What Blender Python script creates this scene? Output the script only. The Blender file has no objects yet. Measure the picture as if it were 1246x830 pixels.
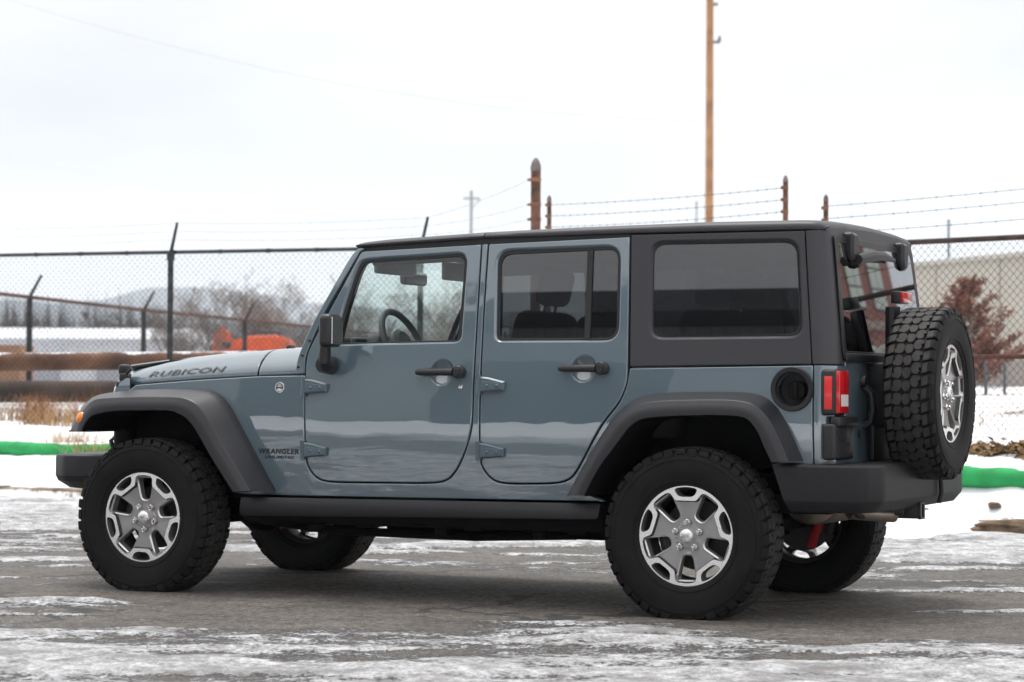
import bpy, bmesh, math, random
import numpy as np
from mathutils import Vector, Matrix, geometry, noise as mnoise

# ------------------------------------------------------------------ camera, world, sun, exposure
scene = bpy.context.scene
COL = scene.collection
CAM_POS = Vector((5.32436, -10.5462, 1.02014))
YAW, PITCH, ROLL, FPX = -0.45485, 0.02156, 0.00526, 2805.55
fwd = Vector((math.sin(YAW)*math.cos(PITCH), math.cos(YAW)*math.cos(PITCH), math.sin(PITCH)))
rgt = Vector((math.cos(YAW), -math.sin(YAW), 0))
upv = rgt.cross(fwd)
r2 = rgt*math.cos(ROLL) + upv*math.sin(ROLL)
u2 = -rgt*math.sin(ROLL) + upv*math.cos(ROLL)
cd = bpy.data.cameras.new('camera'); cam = bpy.data.objects.new('camera', cd); COL.objects.link(cam)
cam.matrix_world = Matrix(((r2.x, u2.x, -fwd.x, CAM_POS.x), (r2.y, u2.y, -fwd.y, CAM_POS.y), (r2.z, u2.z, -fwd.z, CAM_POS.z), (0, 0, 0, 1)))
cd.sensor_width = 36; cd.lens = FPX/1246*36; cd.clip_start = .1; cd.clip_end = 20000
cd.dof.use_dof = True; cd.dof.focus_distance = 10.7; cd.dof.aperture_fstop = 4.2
scene.camera = cam

SUN_DIR = Vector((-.20, .16, .965)).normalized()      # towards the sun
w = bpy.data.worlds.new('World'); scene.world = w; w.use_nodes = True
nt = w.node_tree; nt.nodes.clear()
sky = nt.nodes.new('ShaderNodeTexSky'); sky.sky_type = 'NISHITA'; sky.sun_disc = False
sky.sun_elevation = math.asin(SUN_DIR.z); sky.sun_rotation = math.atan2(SUN_DIR.x, SUN_DIR.y)
sky.dust_density = 4; sky.air_density = 1
tc = nt.nodes.new('ShaderNodeTexCoord')
mp = nt.nodes.new('ShaderNodeMapping'); mp.inputs['Scale'].default_value = (2.2, 2.2, 7.0); mp.inputs['Location'].default_value = (.3, .1, .2)
ns = nt.nodes.new('ShaderNodeTexNoise'); ns.inputs['Scale'].default_value = 1.6; ns.inputs['Detail'].default_value = 5; ns.inputs['Roughness'].default_value = .5
cr = nt.nodes.new('ShaderNodeValToRGB')
cr.color_ramp.elements[0].position = .30; cr.color_ramp.elements[0].color = (.80, .81, .83, 1)
cr.color_ramp.elements[1].position = .62; cr.color_ramp.elements[1].color = (1.05, 1.05, 1.05, 1)
mx = nt.nodes.new('ShaderNodeMix'); mx.data_type = 'RGBA'; mx.inputs[0].default_value = .985
bg = nt.nodes.new('ShaderNodeBackground'); bg.inputs[1].default_value = .105
wo = nt.nodes.new('ShaderNodeOutputWorld')
L = nt.links.new
L(tc.outputs['Generated'], mp.inputs[0]); L(mp.outputs[0], ns.inputs['Vector']); L(ns.outputs['Fac'], cr.inputs[0])
sx_ = nt.nodes.new('ShaderNodeSeparateXYZ'); L(tc.outputs['Generated'], sx_.inputs[0])      # overcast: brighter overhead than at the horizon
gr_ = nt.nodes.new('ShaderNodeMath'); gr_.operation = 'MULTIPLY_ADD'; gr_.inputs[1].default_value = 7.5; gr_.inputs[2].default_value = 6.1
cl_ = nt.nodes.new('ShaderNodeMath'); cl_.operation = 'MAXIMUM'; cl_.inputs[1].default_value = 0; sb_ = nt.nodes.new('ShaderNodeMath'); sb_.operation = 'SUBTRACT'; sb_.inputs[1].default_value = .2; L(sx_.outputs[2], sb_.inputs[0]); L(sb_.outputs[0], cl_.inputs[0]); L(cl_.outputs[0], gr_.inputs[0])
vm_ = nt.nodes.new('ShaderNodeVectorMath'); vm_.operation = 'SCALE'; L(cr.outputs[0], vm_.inputs[0]); L(gr_.outputs[0], vm_.inputs['Scale'])
L(sky.outputs[0], mx.inputs[6]); L(vm_.outputs[0], mx.inputs[7]); L(mx.outputs[2], bg.inputs[0]); L(bg.outputs[0], wo.inputs[0])

sd = bpy.data.lights.new('sun', 'SUN'); sun = bpy.data.objects.new('sun', sd); COL.objects.link(sun)
sd.energy = 1.6; sd.angle = math.radians(24); sd.color = (1, .97, .93)
sun.rotation_euler = (-SUN_DIR).to_track_quat('-Z', 'Y').to_euler()
vs = scene.view_settings; vs.view_transform = 'Standard'; vs.look = 'None'; vs.gamma = 1; vs.use_curve_mapping = False; vs.exposure = 0.54
cy = scene.cycles; cy.max_bounces = 10; cy.transparent_max_bounces = 24; cy.glossy_bounces = 6; cy.transmission_bounces = 8; cy.diffuse_bounces = 4; cy.volume_bounces = 4
cy.use_denoising = True

# ------------------------------------------------------------------ helpers
def tag(o, label=None, cat=None, group=None, kind=None):
    if label: o['label'] = label
    if cat: o['category'] = cat
    if group: o['group'] = group
    if kind: o['kind'] = kind
    return o

def thing(name, label, cat, loc=(0, 0, 0), group=None, rotz=0):
    o = bpy.data.objects.new(name, None); COL.objects.link(o); o.location = loc; o.rotation_euler = (0, 0, rotz)
    return tag(o, label, cat, group)

def link(name, me, parent=None, loc=None, rot=None):
    o = bpy.data.objects.new(name, me); COL.objects.link(o)
    if parent is not None: o.parent = parent
    if loc is not None: o.location = loc
    if rot is not None: o.rotation_euler = rot
    return o

def mesh(name, verts, faces, mats, normals=None, idx=None, smooth=True):
    me = bpy.data.meshes.new(name)
    me.from_pydata([tuple(v) for v in verts], [], faces)
    for m in (mats if isinstance(mats, (list, tuple)) else [mats]): me.materials.append(m)
    if idx is not None: me.polygons.foreach_set('material_index', idx)
    me.polygons.foreach_set('use_smooth', [smooth]*len(me.polygons))
    me.update()
    if normals is not None: me.normals_split_custom_set_from_vertices([tuple(n) for n in normals])
    return me

class MB:
    """collects solids into ONE mesh"""
    def __init__(s): s.v = []; s.f = []; s.i = []; s.m = 0
    def add(s, v, f):
        n = len(s.v); s.v += [tuple(q) for q in v]; s.f += [tuple(a+n for a in q) for q in f]; s.i += [s.m]*len(f); return s
    def bm(s, b):
        b.verts.ensure_lookup_table(); b.verts.index_update()
        s.add([v.co.copy() for v in b.verts], [[v.index for v in f.verts] for f in b.faces]); b.free(); return s
    def box(s, x0, x1, y0, y1, z0, z1, bev=.008, seg=2, M=None):
        b = bmesh.new(); bmesh.ops.create_cube(b, size=1)
        for v in b.verts: v.co = Vector((x0+(v.co.x+.5)*(x1-x0), y0+(v.co.y+.5)*(y1-y0), z0+(v.co.z+.5)*(z1-z0)))
        if bev: bmesh.ops.bevel(b, geom=b.edges[:], offset=min(bev, .45*min(abs(x1-x0), abs(y1-y0), abs(z1-z0))), segments=seg, profile=.5, affect='EDGES')
        if M is not None: bmesh.ops.transform(b, matrix=M, verts=b.verts[:])
        return s.bm(b)
    def tube(s, pts, r, n=8, cap=True):
        pts = [Vector(p) for p in pts]; R = r if isinstance(r, (list, tuple)) else [r]*len(pts)
        V = []; F = []; prev = None
        for i, p in enumerate(pts):
            t = (pts[min(i+1, len(pts)-1)]-pts[max(i-1, 0)]).normalized()
            if prev is None:
                a = t.orthogonal().normalized()
            else:
                a = (prev - t*prev.dot(t)).normalized()
            prev = a; b = t.cross(a)
            for k in range(n):
                q = 2*math.pi*k/n; V.append(p+R[i]*(a*math.cos(q)+b*math.sin(q)))
        for i in range(len(pts)-1):
            for k in range(n):
                F.append((i*n+k, i*n+(k+1) % n, (i+1)*n+(k+1) % n, (i+1)*n+k))
        if cap:
            F.append(tuple(range(n-1, -1, -1))); e = (len(pts)-1)*n; F.append(tuple(range(e, e+n)))
        return s.add(V, F)
    def lathe(s, prof, M, n=32, close=False):
        """profile of (r, h): revolved about local z, then placed by matrix M"""
        V = []; F = []
        for (r, h) in prof:
            for k in range(n):
                q = 2*math.pi*k/n; V.append(M @ Vector((r*math.cos(q), r*math.sin(q), h)))
        m = len(prof)
        for i in range(m-1):
            for k in range(n): F.append((i*n+k, i*n+(k+1) % n, (i+1)*n+(k+1) % n, (i+1)*n+k))
        if close:
            F.append(tuple(range(n-1, -1, -1))); F.append(tuple(range((m-1)*n, m*n)))
        return s.add(V, F)
    def prism(s, poly, M, h0, h1, bev=0):
        """polygon in local xy extruded h0..h1 along local z, chamfered at h1"""
        n = len(poly); V = [Vector((x, y, h0)) for x, y in poly]; rows = [0]
        if bev:
            V += [Vector((x, y, h1-bev)) for x, y in poly]; rows.append(n)
            V += [Vector((x, y, h1)) for x, y in offset_loop(poly, bev)]; rows.append(2*n)
        else:
            V += [Vector((x, y, h1)) for x, y in poly]; rows.append(n)
        F = []
        for a in range(len(rows)-1):
            for k in range(n): F.append((rows[a]+k, rows[a]+(k+1) % n, rows[a+1]+(k+1) % n, rows[a+1]+k))
        F.append(tuple(range(n-1, -1, -1))); F.append(tuple(range(rows[-1], rows[-1]+n)))
        return s.add([M @ v for v in V], F)
    def grid(s, P, flip=False, wrap=False):
        """P[i][j] points"""
        a = len(P); b = len(P[0]); V = [q for row in P for q in row]; F = []
        for i in range(a-1):
            for j in range(b if wrap else b-1):
                f = (i*b+j, i*b+(j+1) % b, (i+1)*b+(j+1) % b, (i+1)*b+j)
                F.append(f[::-1] if flip else f)
        return s.add(V, F)
    def mesh(s, name, mats, smooth=True, auto=None):
        me = mesh(name, s.v, s.f, mats, idx=s.i, smooth=smooth)
        b = bmesh.new(); b.from_mesh(me)
        if auto is not None:
            for e in b.edges:
                if len(e.link_faces) == 2 and e.calc_face_angle(0) > auto: e.smooth = False
        b.to_mesh(me); b.free(); me.update()
        return me
    def build(s, name, mats, parent=None, smooth=True, auto=.6, loc=None, rot=None):
        return link(name, s.mesh(name, mats, smooth, auto), parent, loc, rot)

def area(p): return .5*sum(p[i-1][0]*p[i][1]-p[i][0]*p[i-1][1] for i in range(len(p)))
def ccw(p): return list(p) if area(p) > 0 else list(p)[::-1]
def offset_loop(p, d):
    """inward offset of a CCW loop"""
    n = len(p); out = []
    for i in range(n):
        a = Vector(p[i-1]); b = Vector(p[i]); c = Vector(p[(i+1) % n])
        e1 = (b-a); e2 = (c-b)
        if e1.length < 1e-9 or e2.length < 1e-9: out.append((b.x, b.y)); continue
        e1.normalize(); e2.normalize()
        n1 = Vector((-e1.y, e1.x)); n2 = Vector((-e2.y, e2.x)); m = n1+n2
        if m.length < 1e-6: m = n1
        m.normalize(); k = min(1/max(m.dot(n1), .35), 2.0)
        out.append((b.x+m.x*d*k, b.y+m.y*d*k))
    return out
def fillet(poly, cut=.2, seg=.03):
    P = [(Vector(q[:2]), (q[2] if len(q) > 2 else cut)) for q in poly]; n = len(P); out = []
    for i in range(n):
        p, c = P[i]; a = P[i-1][0]; b = P[(i+1) % n][0]
        ca = min(c, .48*(a-p).length); cb = min(c, .48*(b-p).length)
        A = p+(a-p).normalized()*ca; B = p+(b-p).normalized()*cb
        if c < .006: out.append(p); continue
        k = 6
        for j in range(k+1):
            t = j/k; out.append(A*(1-t)**2+p*2*t*(1-t)+B*t*t)
    res = []
    for i in range(len(out)):
        a = out[i]; b = out[(i+1) % len(out)]; d = (b-a).length
        if d < 1e-5: continue
        m = max(1, int(d/seg))
        for j in range(m): res.append(tuple(a.lerp(b, j/m)))
    return res
def inside(pt, poly):
    x, y = pt; c = False; j = len(poly)-1
    for i in range(len(poly)):
        xi, yi = poly[i]; xj, yj = poly[j]
        if (yi > y) != (yj > y) and x < (xj-xi)*(y-yi)/(yj-yi)+xi: c = not c
        j = i
    return c
def inside_np(P, poly):
    x = P[:, 0]; y = P[:, 1]; c = np.zeros(len(P), bool); q = np.array(poly); j = len(q)-1
    for i in range(len(q)):
        xi, yi = q[i]; xj, yj = q[j]
        if yi != yj:
            m = ((yi > y) != (yj > y)) & (x < (xj-xi)*(y-yi)/(yj-yi)+xi); c ^= m
        j = i
    return c
def cdt(loops, holes, extra, grid=.05, keep=None):
    """triangulate inside loops[0] minus holes; extra = constraint loops. returns verts, tris, index lists of each loop"""
    V = []; E = []; ids = []
    for lp in [loops[0]]+list(holes)+list(extra):
        b = len(V); V += [Vector(q) for q in lp]; n = len(lp); E += [(b+i, b+(i+1) % n) for i in range(n)]; ids.append(list(range(b, b+n)))
    A = np.array(loops[0]); lo = A.min(0); hi = A.max(0)
    if grid:
        gx = np.arange(lo[0]+grid*.5, hi[0], grid); gy = np.arange(lo[1]+grid*.5, hi[1], grid)
        G = np.array(np.meshgrid(gx, gy)).reshape(2, -1).T
        if len(G):
            ok = inside_np(G, offset_loop(loops[0], grid*.3))
            for h in holes: ok &= ~inside_np(G, offset_loop(h, -grid*.3))
            V += [Vector(q) for q in G[ok]]
    ov, oe, of, oi, _, _ = geometry.delaunay_2d_cdt(V, E, [], 0, 1e-6)
    mp = {}
    for k, src in enumerate(oi):
        for s_ in src: mp[s_] = k
    cen = np.array([[sum(ov[a][0] for a in f)/3, sum(ov[a][1] for a in f)/3] for f in of])
    ok = inside_np(cen, loops[0])
    for h in holes: ok &= ~inside_np(cen, h)
    tris = []
    for f, k in zip(of, ok):
        if not k: continue
        a, b, c = [ov[q] for q in f]
        if (b-a).cross(c-a) < 0: f = f[::-1]
        tris.append(tuple(f))
    return [tuple(q) for q in ov], tris, [[mp[a] for a in q] for q in ids]

def frame(S, u, v):
    e = 1e-3; p = Vector(S(u, v)); a = Vector(S(u+e, v))-Vector(S(u-e, v)); b = Vector(S(u, v+e))-Vector(S(u, v-e))
    return p, a.normalized(), b.normalized(), a.cross(b).normalized()

def panel(name, outline, holes, S, mat, parent, r=.006, depth=.03, base=0., grid=.05, skirt=True, normals=True):
    """a bent sheet-metal panel on surface S(u,v): rounded edges, turned-in flanges"""
    O = ccw(outline); H = [ccw(h) for h in holes]
    V = []; N = []; F = []
    i2o = offset_loop(O, r); i2h = [offset_loop(h, -r) for h in H]
    ov, tris, ids = cdt([i2o], i2h, [], grid)
    def put(u, v, d, mode=0, dirn=None):
        p, a, b, n = frame(S, u, v)
        V.append(p-n*(d+base))
        if dirn is not None: q = (a*dirn[0]+b*dirn[1]); n = (n*math.cos(mode)+q*math.sin(mode)).normalized()
        N.append(n); return len(V)-1
    for (u, v) in ov: put(u, v, 0)
    F += tris
    def rim(loop, inner_ids, sgn):
        n = len(loop); dirs = []
        for i in range(n):
            t = Vector(loop[(i+1) % n])-Vector(loop[i-1]); t.normalize(); dirs.append((t.y*sgn, -t.x*sgn))
        mid = offset_loop(loop, r*.3*sgn)
        A = inner_ids
        B = [put(u, v, r*.3, math.pi/4, dirs[i]) for i, (u, v) in enumerate(mid)]
        Cc = [put(u, v, r, math.pi/2, dirs[i]) for i, (u, v) in enumerate(loop)]
        rows = [A, B, Cc]
        if skirt: rows.append([put(u, v, depth, math.pi/2, dirs[i]) for i, (u, v) in enumerate(loop)])
        for a, b in zip(rows, rows[1:]):
            for i in range(n):
                j = (i+1) % n; f = (a[i], b[i], b[j], a[j]); F.append(f if sgn > 0 else f[::-1])
    rim(O, ids[0], 1)
    for h, q in zip(H, ids[1:]): rim(h, q, -1)
    me = mesh(name, V, F, mat, normals=N if normals else None)
    return link(name, me, parent)

def sheet(name, outline, S, mat, parent, base=0., grid=.06):
    O = ccw(outline); ov, tris, _ = cdt([O], [], [], grid); V = []; N = []
    for (u, v) in ov:
        p, a, b, n = frame(S, u, v); V.append(p-n*base); N.append(n)
    return link(name, mesh(name, V, tris, mat, normals=N), parent)

def mirror_mesh(me):
    m = me.copy(); v = np.empty(len(m.vertices)*3); m.vertices.foreach_get('co', v); v = v.reshape(-1, 3)
    nv = np.empty(len(me.vertices)*3)
    cn = [Vector(c.vector) for c in me.corner_normals]; vi = [l.vertex_index for l in me.loops]
    nm = [Vector((0, 0, 1))]*len(me.vertices)
    for k, i in enumerate(vi): nm[i] = cn[k]
    v[:, 1] *= -1
    faces = [tuple(p.vertices)[::-1] for p in me.polygons]
    idx = [p.material_index for p in me.polygons]
    out = mesh(me.name, v, faces, list(me.materials), normals=[(n.x, -n.y, n.z) for n in nm] if me.has_custom_normals else None, idx=idx)
    bpy.data.meshes.remove(m); return out
def mirror(o, parent=None):
    """the same part on the far side"""
    par = parent if parent is not None else o.parent
    c = link(o.name.split('.')[0], mirror_mesh(o.data) if o.data else None, par)
    l = o.location; c.location = (l.x, -l.y, l.z)
    for ch in list(o.children): mirror(ch, c)
    return c
def frot(axis_to):   # matrix taking local z to the given direction
    return Vector(axis_to).to_track_quat('Z', 'Y').to_matrix().to_4x4()
def place(pos, axis): return Matrix.Translation(Vector(pos)) @ frot(axis)
SIDE = Matrix(((1, 0, 0, 0), (0, 0, -1, 0), (0, 1, 0, 0), (0, 0, 0, 1)))   # local (x,y,h) -> world (x, -h, y)
BACK = Matrix(((0, 0, 1, 0), (1, 0, 0, 0), (0, 1, 0, 0), (0, 0, 0, 1)))   # local (x,y,h) -> world (h, x, y)
def circle(cx, cy_, r, n=28, ry=None): return [(cx+r*math.cos(2*math.pi*k/n), cy_+(ry or r)*math.sin(2*math.pi*k/n)) for k in range(n)]

# ------------------------------------------------------------------ materials
def mat(name, base, rough=.5, metal=0., coat=0., bump=0., bscale=300., spec=.5, coat_rough=.03, vary=0., vscale=4., em=None, ior=None):
    m = bpy.data.materials.new(name); m.use_nodes = True; t = m.node_tree; p = t.nodes['Principled BSDF']
    p.inputs['Base Color'].default_value = (*base, 1); p.inputs['Roughness'].default_value = rough; p.inputs['Metallic'].default_value = metal
    p.inputs['Coat Weight'].default_value = coat; p.inputs['Coat Roughness'].default_value = coat_rough; p.inputs['Specular IOR Level'].default_value = spec
    if vary:
        c = t.nodes.new('ShaderNodeTexCoord'); n = t.nodes.new('ShaderNodeTexNoise'); n.inputs['Scale'].default_value = vscale; n.inputs['Detail'].default_value = 6
        r = t.nodes.new('ShaderNodeValToRGB'); r.color_ramp.elements[0].position = .3; r.color_ramp.elements[1].position = .7
        r.color_ramp.elements[0].color = (*[b*(1-vary) for b in base], 1); r.color_ramp.elements[1].color = (*[min(1, b*(1+vary)) for b in base], 1)
        t.links.new(c.outputs['Object'], n.inputs['Vector']); t.links.new(n.outputs['Fac'], r.inputs[0]); t.links.new(r.outputs[0], p.inputs['Base Color'])
    if bump:
        c = t.nodes.new('ShaderNodeTexCoord'); n = t.nodes.new('ShaderNodeTexNoise'); n.inputs['Scale'].default_value = bscale; n.inputs['Detail'].default_value = 3
        b = t.nodes.new('ShaderNodeBump'); b.inputs['Strength'].default_value = bump; b.inputs['Distance'].default_value = .002
        t.links.new(c.outputs['Object'], n.inputs['Vector']); t.links.new(n.outputs['Fac'], b.inputs['Height']); t.links.new(b.outputs[0], p.inputs['Normal'])
    return m
def glassmat(name, tint, ior=1.5):
    m = bpy.data.materials.new(name); m.use_nodes = True; t = m.node_tree; t.nodes.clear()
    tr = t.nodes.new('ShaderNodeBsdfTransparent'); tr.inputs[0].default_value = (*tint, 1)
    gl = t.nodes.new('ShaderNodeBsdfGlossy'); gl.inputs['Roughness'].default_value = .0; gl.inputs[0].default_value = (.95, .97, 1, 1)
    fr = t.nodes.new('ShaderNodeFresnel'); fr.inputs[0].default_value = ior
    ml = t.nodes.new('ShaderNodeMath'); ml.operation = 'MULTIPLY_ADD'; ml.inputs[1].default_value = 1.5; ml.inputs[2].default_value = .01; ml.use_clamp = True
    mxx = t.nodes.new('ShaderNodeMixShader'); o = t.nodes.new('ShaderNodeOutputMaterial')
    t.links.new(fr.outputs[0], ml.inputs[0]); t.links.new(ml.outputs[0], mxx.inputs[0]); t.links.new(tr.outputs[0], mxx.inputs[1]); t.links.new(gl.outputs[0], mxx.inputs[2]); t.links.new(mxx.outputs[0], o.inputs[0])
    return m
M = {}
M['paint'] = mat('blue_grey_paint', (.091, .135, .164), .32, 0, 1, spec=.5, coat_rough=.012); M['paint'].node_tree.nodes['Principled BSDF'].inputs['Coat IOR'].default_value = 2.15
def wavy(m):     # faint panel waviness under the clear coat
    t = m.node_tree; p = t.nodes['Principled BSDF']; c = t.nodes.new('ShaderNodeTexCoord'); n = t.nodes.new('ShaderNodeTexNoise'); n.inputs['Scale'].default_value = 3.2; n.inputs['Detail'].default_value = 1.5
    b = t.nodes.new('ShaderNodeBump'); b.inputs['Strength'].default_value = 1; b.inputs['Distance'].default_value = .0022
    t.links.new(c.outputs['Object'], n.inputs['Vector']); t.links.new(n.outputs['Fac'], b.inputs['Height']); t.links.new(b.outputs[0], p.inputs['Coat Normal'])
wavy(M['paint'])
M['flare'] = mat('black_textured_plastic', (.0185, .0185, .0230), .35, spec=.48, bump=.25, bscale=900)
M['bumper'] = mat('black_bumper_plastic', (.0155, .0155, .0185), .46, spec=.38, bump=.3, bscale=800)
M['top'] = mat('hardtop_charcoal', (.036, .035, .041), .41, spec=.46, bump=.25, bscale=900)
M['seal'] = mat('black_rubber_seal', (.012, .012, .013), .5)
M['black'] = mat('black_plastic', (.016, .016, .018), .38)
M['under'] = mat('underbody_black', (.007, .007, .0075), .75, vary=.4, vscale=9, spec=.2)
M['well'] = mat('wheel_well_liner', (.009, .009, .010), .75, vary=.3, spec=.2)
M['tyre'] = mat('tyre_rubber', (.0075, .0075, .008), .62, bump=.35, bscale=160, vary=.35, vscale=14, spec=.22)
M['tread'] = mat('lit_tread_rubber', (.036, .034, .033), .7, bump=.5, bscale=140, vary=.35, vscale=20, spec=.3)  # paler than the sidewall: light on the tread blocks put into the colour
M['rimedge'] = mat('polished_window_edge', (.66, .655, .65), .3, .7, .3)
M['hinge'] = mat('satin_hinge_paint', (.074, .112, .138), .38, 0, .4)
M['groove'] = mat('wheel_groove_shadow_paint', (.05, .05, .05), .5, .3)
M['rim'] = mat('machined_aluminium', (.86, .85, .84), .27, .85)
M['rimdark'] = mat('grey_wheel_paint', (.34, .332, .33), .30, .6, .4)
M['barrel'] = mat('wheel_barrel', (.07, .07, .07), .6, .4)
M['chrome'] = mat('chrome', (.8, .8, .8), .15, 1)
M['steel'] = mat('exhaust_steel', (.32, .27, .23), .38, .8, vary=.35, vscale=8)
M['disc'] = mat('brake_disc', (.22, .20, .19), .45, .8, vary=.3)
M['redshock'] = mat('red_shock_paint', (.40, .012, .015), .4)
M['amber'] = mat('amber_lens', (.85, .22, .01), .18, 0, .6)
M['redlens'] = mat('red_lens', (.55, .006, .012), .14, 0, .8, bump=.25, bscale=120)
M['redrefl'] = mat('red_reflector', (.72, .018, .02), .2, 0, .6, bump=.4, bscale=260)
M['whitelens'] = mat('clear_lens', (.75, .73, .72), .12, 0, .6, bump=.3, bscale=150)
M['decal'] = mat('charcoal_decal', (.016, .017, .020), .45)
M['decalgrey'] = mat('grey_decal', (.075, .078, .085), .4)
M['cabin'] = mat('cabin_trim', (.035, .035, .037), .65)
M['cabinlt'] = mat('cabin_grey_trim', (.13, .14, .15), .55)
M['seat'] = mat('black_cloth_seat', (.024, .024, .026), .9, bump=.4, bscale=500)
M['mirror'] = mat('mirror_glass', (.75, .78, .78), .02, 1)
M['rearglass'] = glassmat('dark_rear_glass', (.085, .09, .095), 1.75)
M['glass'] = glassmat('clear_green_glass', (.90, .97, .935))
M['tint'] = glassmat('privacy_glass', (.085, .089, .093), 1.75)
M['wind'] = glassmat('windshield_glass', (.82, .88, .86))
# ------------------------------------------------------------------ the place: ground, snow bank, hills, buildings, trees
rng = np.random.default_rng(7)
def _hash(ix, iy, seed):
    h = (ix.astype(np.int64)*374761393+iy.astype(np.int64)*668265263+seed*974711) & 0x7fffffff
    h = ((h ^ (h >> 13))*1274126177) & 0x7fffffff
    return ((h ^ (h >> 16)) & 0xffff)/65535.
def vnoise(x, y, seed=0):
    ix = np.floor(x); iy = np.floor(y); fx = x-ix; fy = y-iy; fx = fx*fx*(3-2*fx); fy = fy*fy*(3-2*fy)
    a = _hash(ix, iy, seed); b = _hash(ix+1, iy, seed); c = _hash(ix, iy+1, seed); d = _hash(ix+1, iy+1, seed)
    return (a*(1-fx)+b*fx)*(1-fy)+(c*(1-fx)+d*fx)*fy
def fbm(x, y, seed=0, octv=5, gain=.5):
    s = 0; a = 1; t = 0
    for o in range(octv): s = s+a*vnoise(x*2**o+o*17.3, y*2**o-o*9.1, seed+o); t += a; a *= gain
    return s/t
def sstep(a, b, x): t = np.clip((x-a)/(b-a), 0, 1); return t*t*(3-2*t)
F2 = (math.sin(YAW), math.cos(YAW)); R2 = (math.cos(YAW), -math.sin(YAW))
def uv(x, y): return (x-CAM_POS.x)*R2[0]+(y-CAM_POS.y)*R2[1], (x-CAM_POS.x)*F2[0]+(y-CAM_POS.y)*F2[1]
def world(u, v, z=0.): return Vector((CAM_POS.x+u*R2[0]+v*F2[0], CAM_POS.y+u*R2[1]+v*F2[1], z))
KERB = lambda x: 5.98-.0893*x
def grid_mesh(name, X, Y, Z, mats, attrs=None, smooth=True):
    a, b = X.shape; me = bpy.data.meshes.new(name)
    V = np.stack([X, Y, Z], -1).reshape(-1, 3); i = np.arange(a*b).reshape(a, b)
    F = np.stack([i[:-1, :-1], i[:-1, 1:], i[1:, 1:], i[1:, :-1]], -1).reshape(-1, 4)
    me.vertices.add(len(V)); me.vertices.foreach_set('co', V.ravel()); me.loops.add(F.size); me.loops.foreach_set('vertex_index', F.ravel())
    me.polygons.add(len(F)); me.polygons.foreach_set('loop_start', np.arange(0, F.size, 4)); me.polygons.foreach_set('use_smooth', np.full(len(F), smooth))
    for k, v in (attrs or {}).items():
        at = me.attributes.new(k, 'FLOAT', 'POINT'); at.data.foreach_set('value', v.ravel().astype(np.float32))
    me.materials.append(mats); me.update(calc_edges=True); me.validate(); return link(name, me)
def spaced(dense0, dense1, step, lo, hi, grow=1.35):
    a = list(np.arange(dense0, dense1, step)); s = step
    while a[-1] < hi: s *= grow; a.append(min(hi, a[-1]+s))
    s = step; b = []
    c = dense0
    while c > lo: s *= grow; c = max(lo, c-s); b.append(c)
    return np.array(b[::-1]+a)

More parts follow.
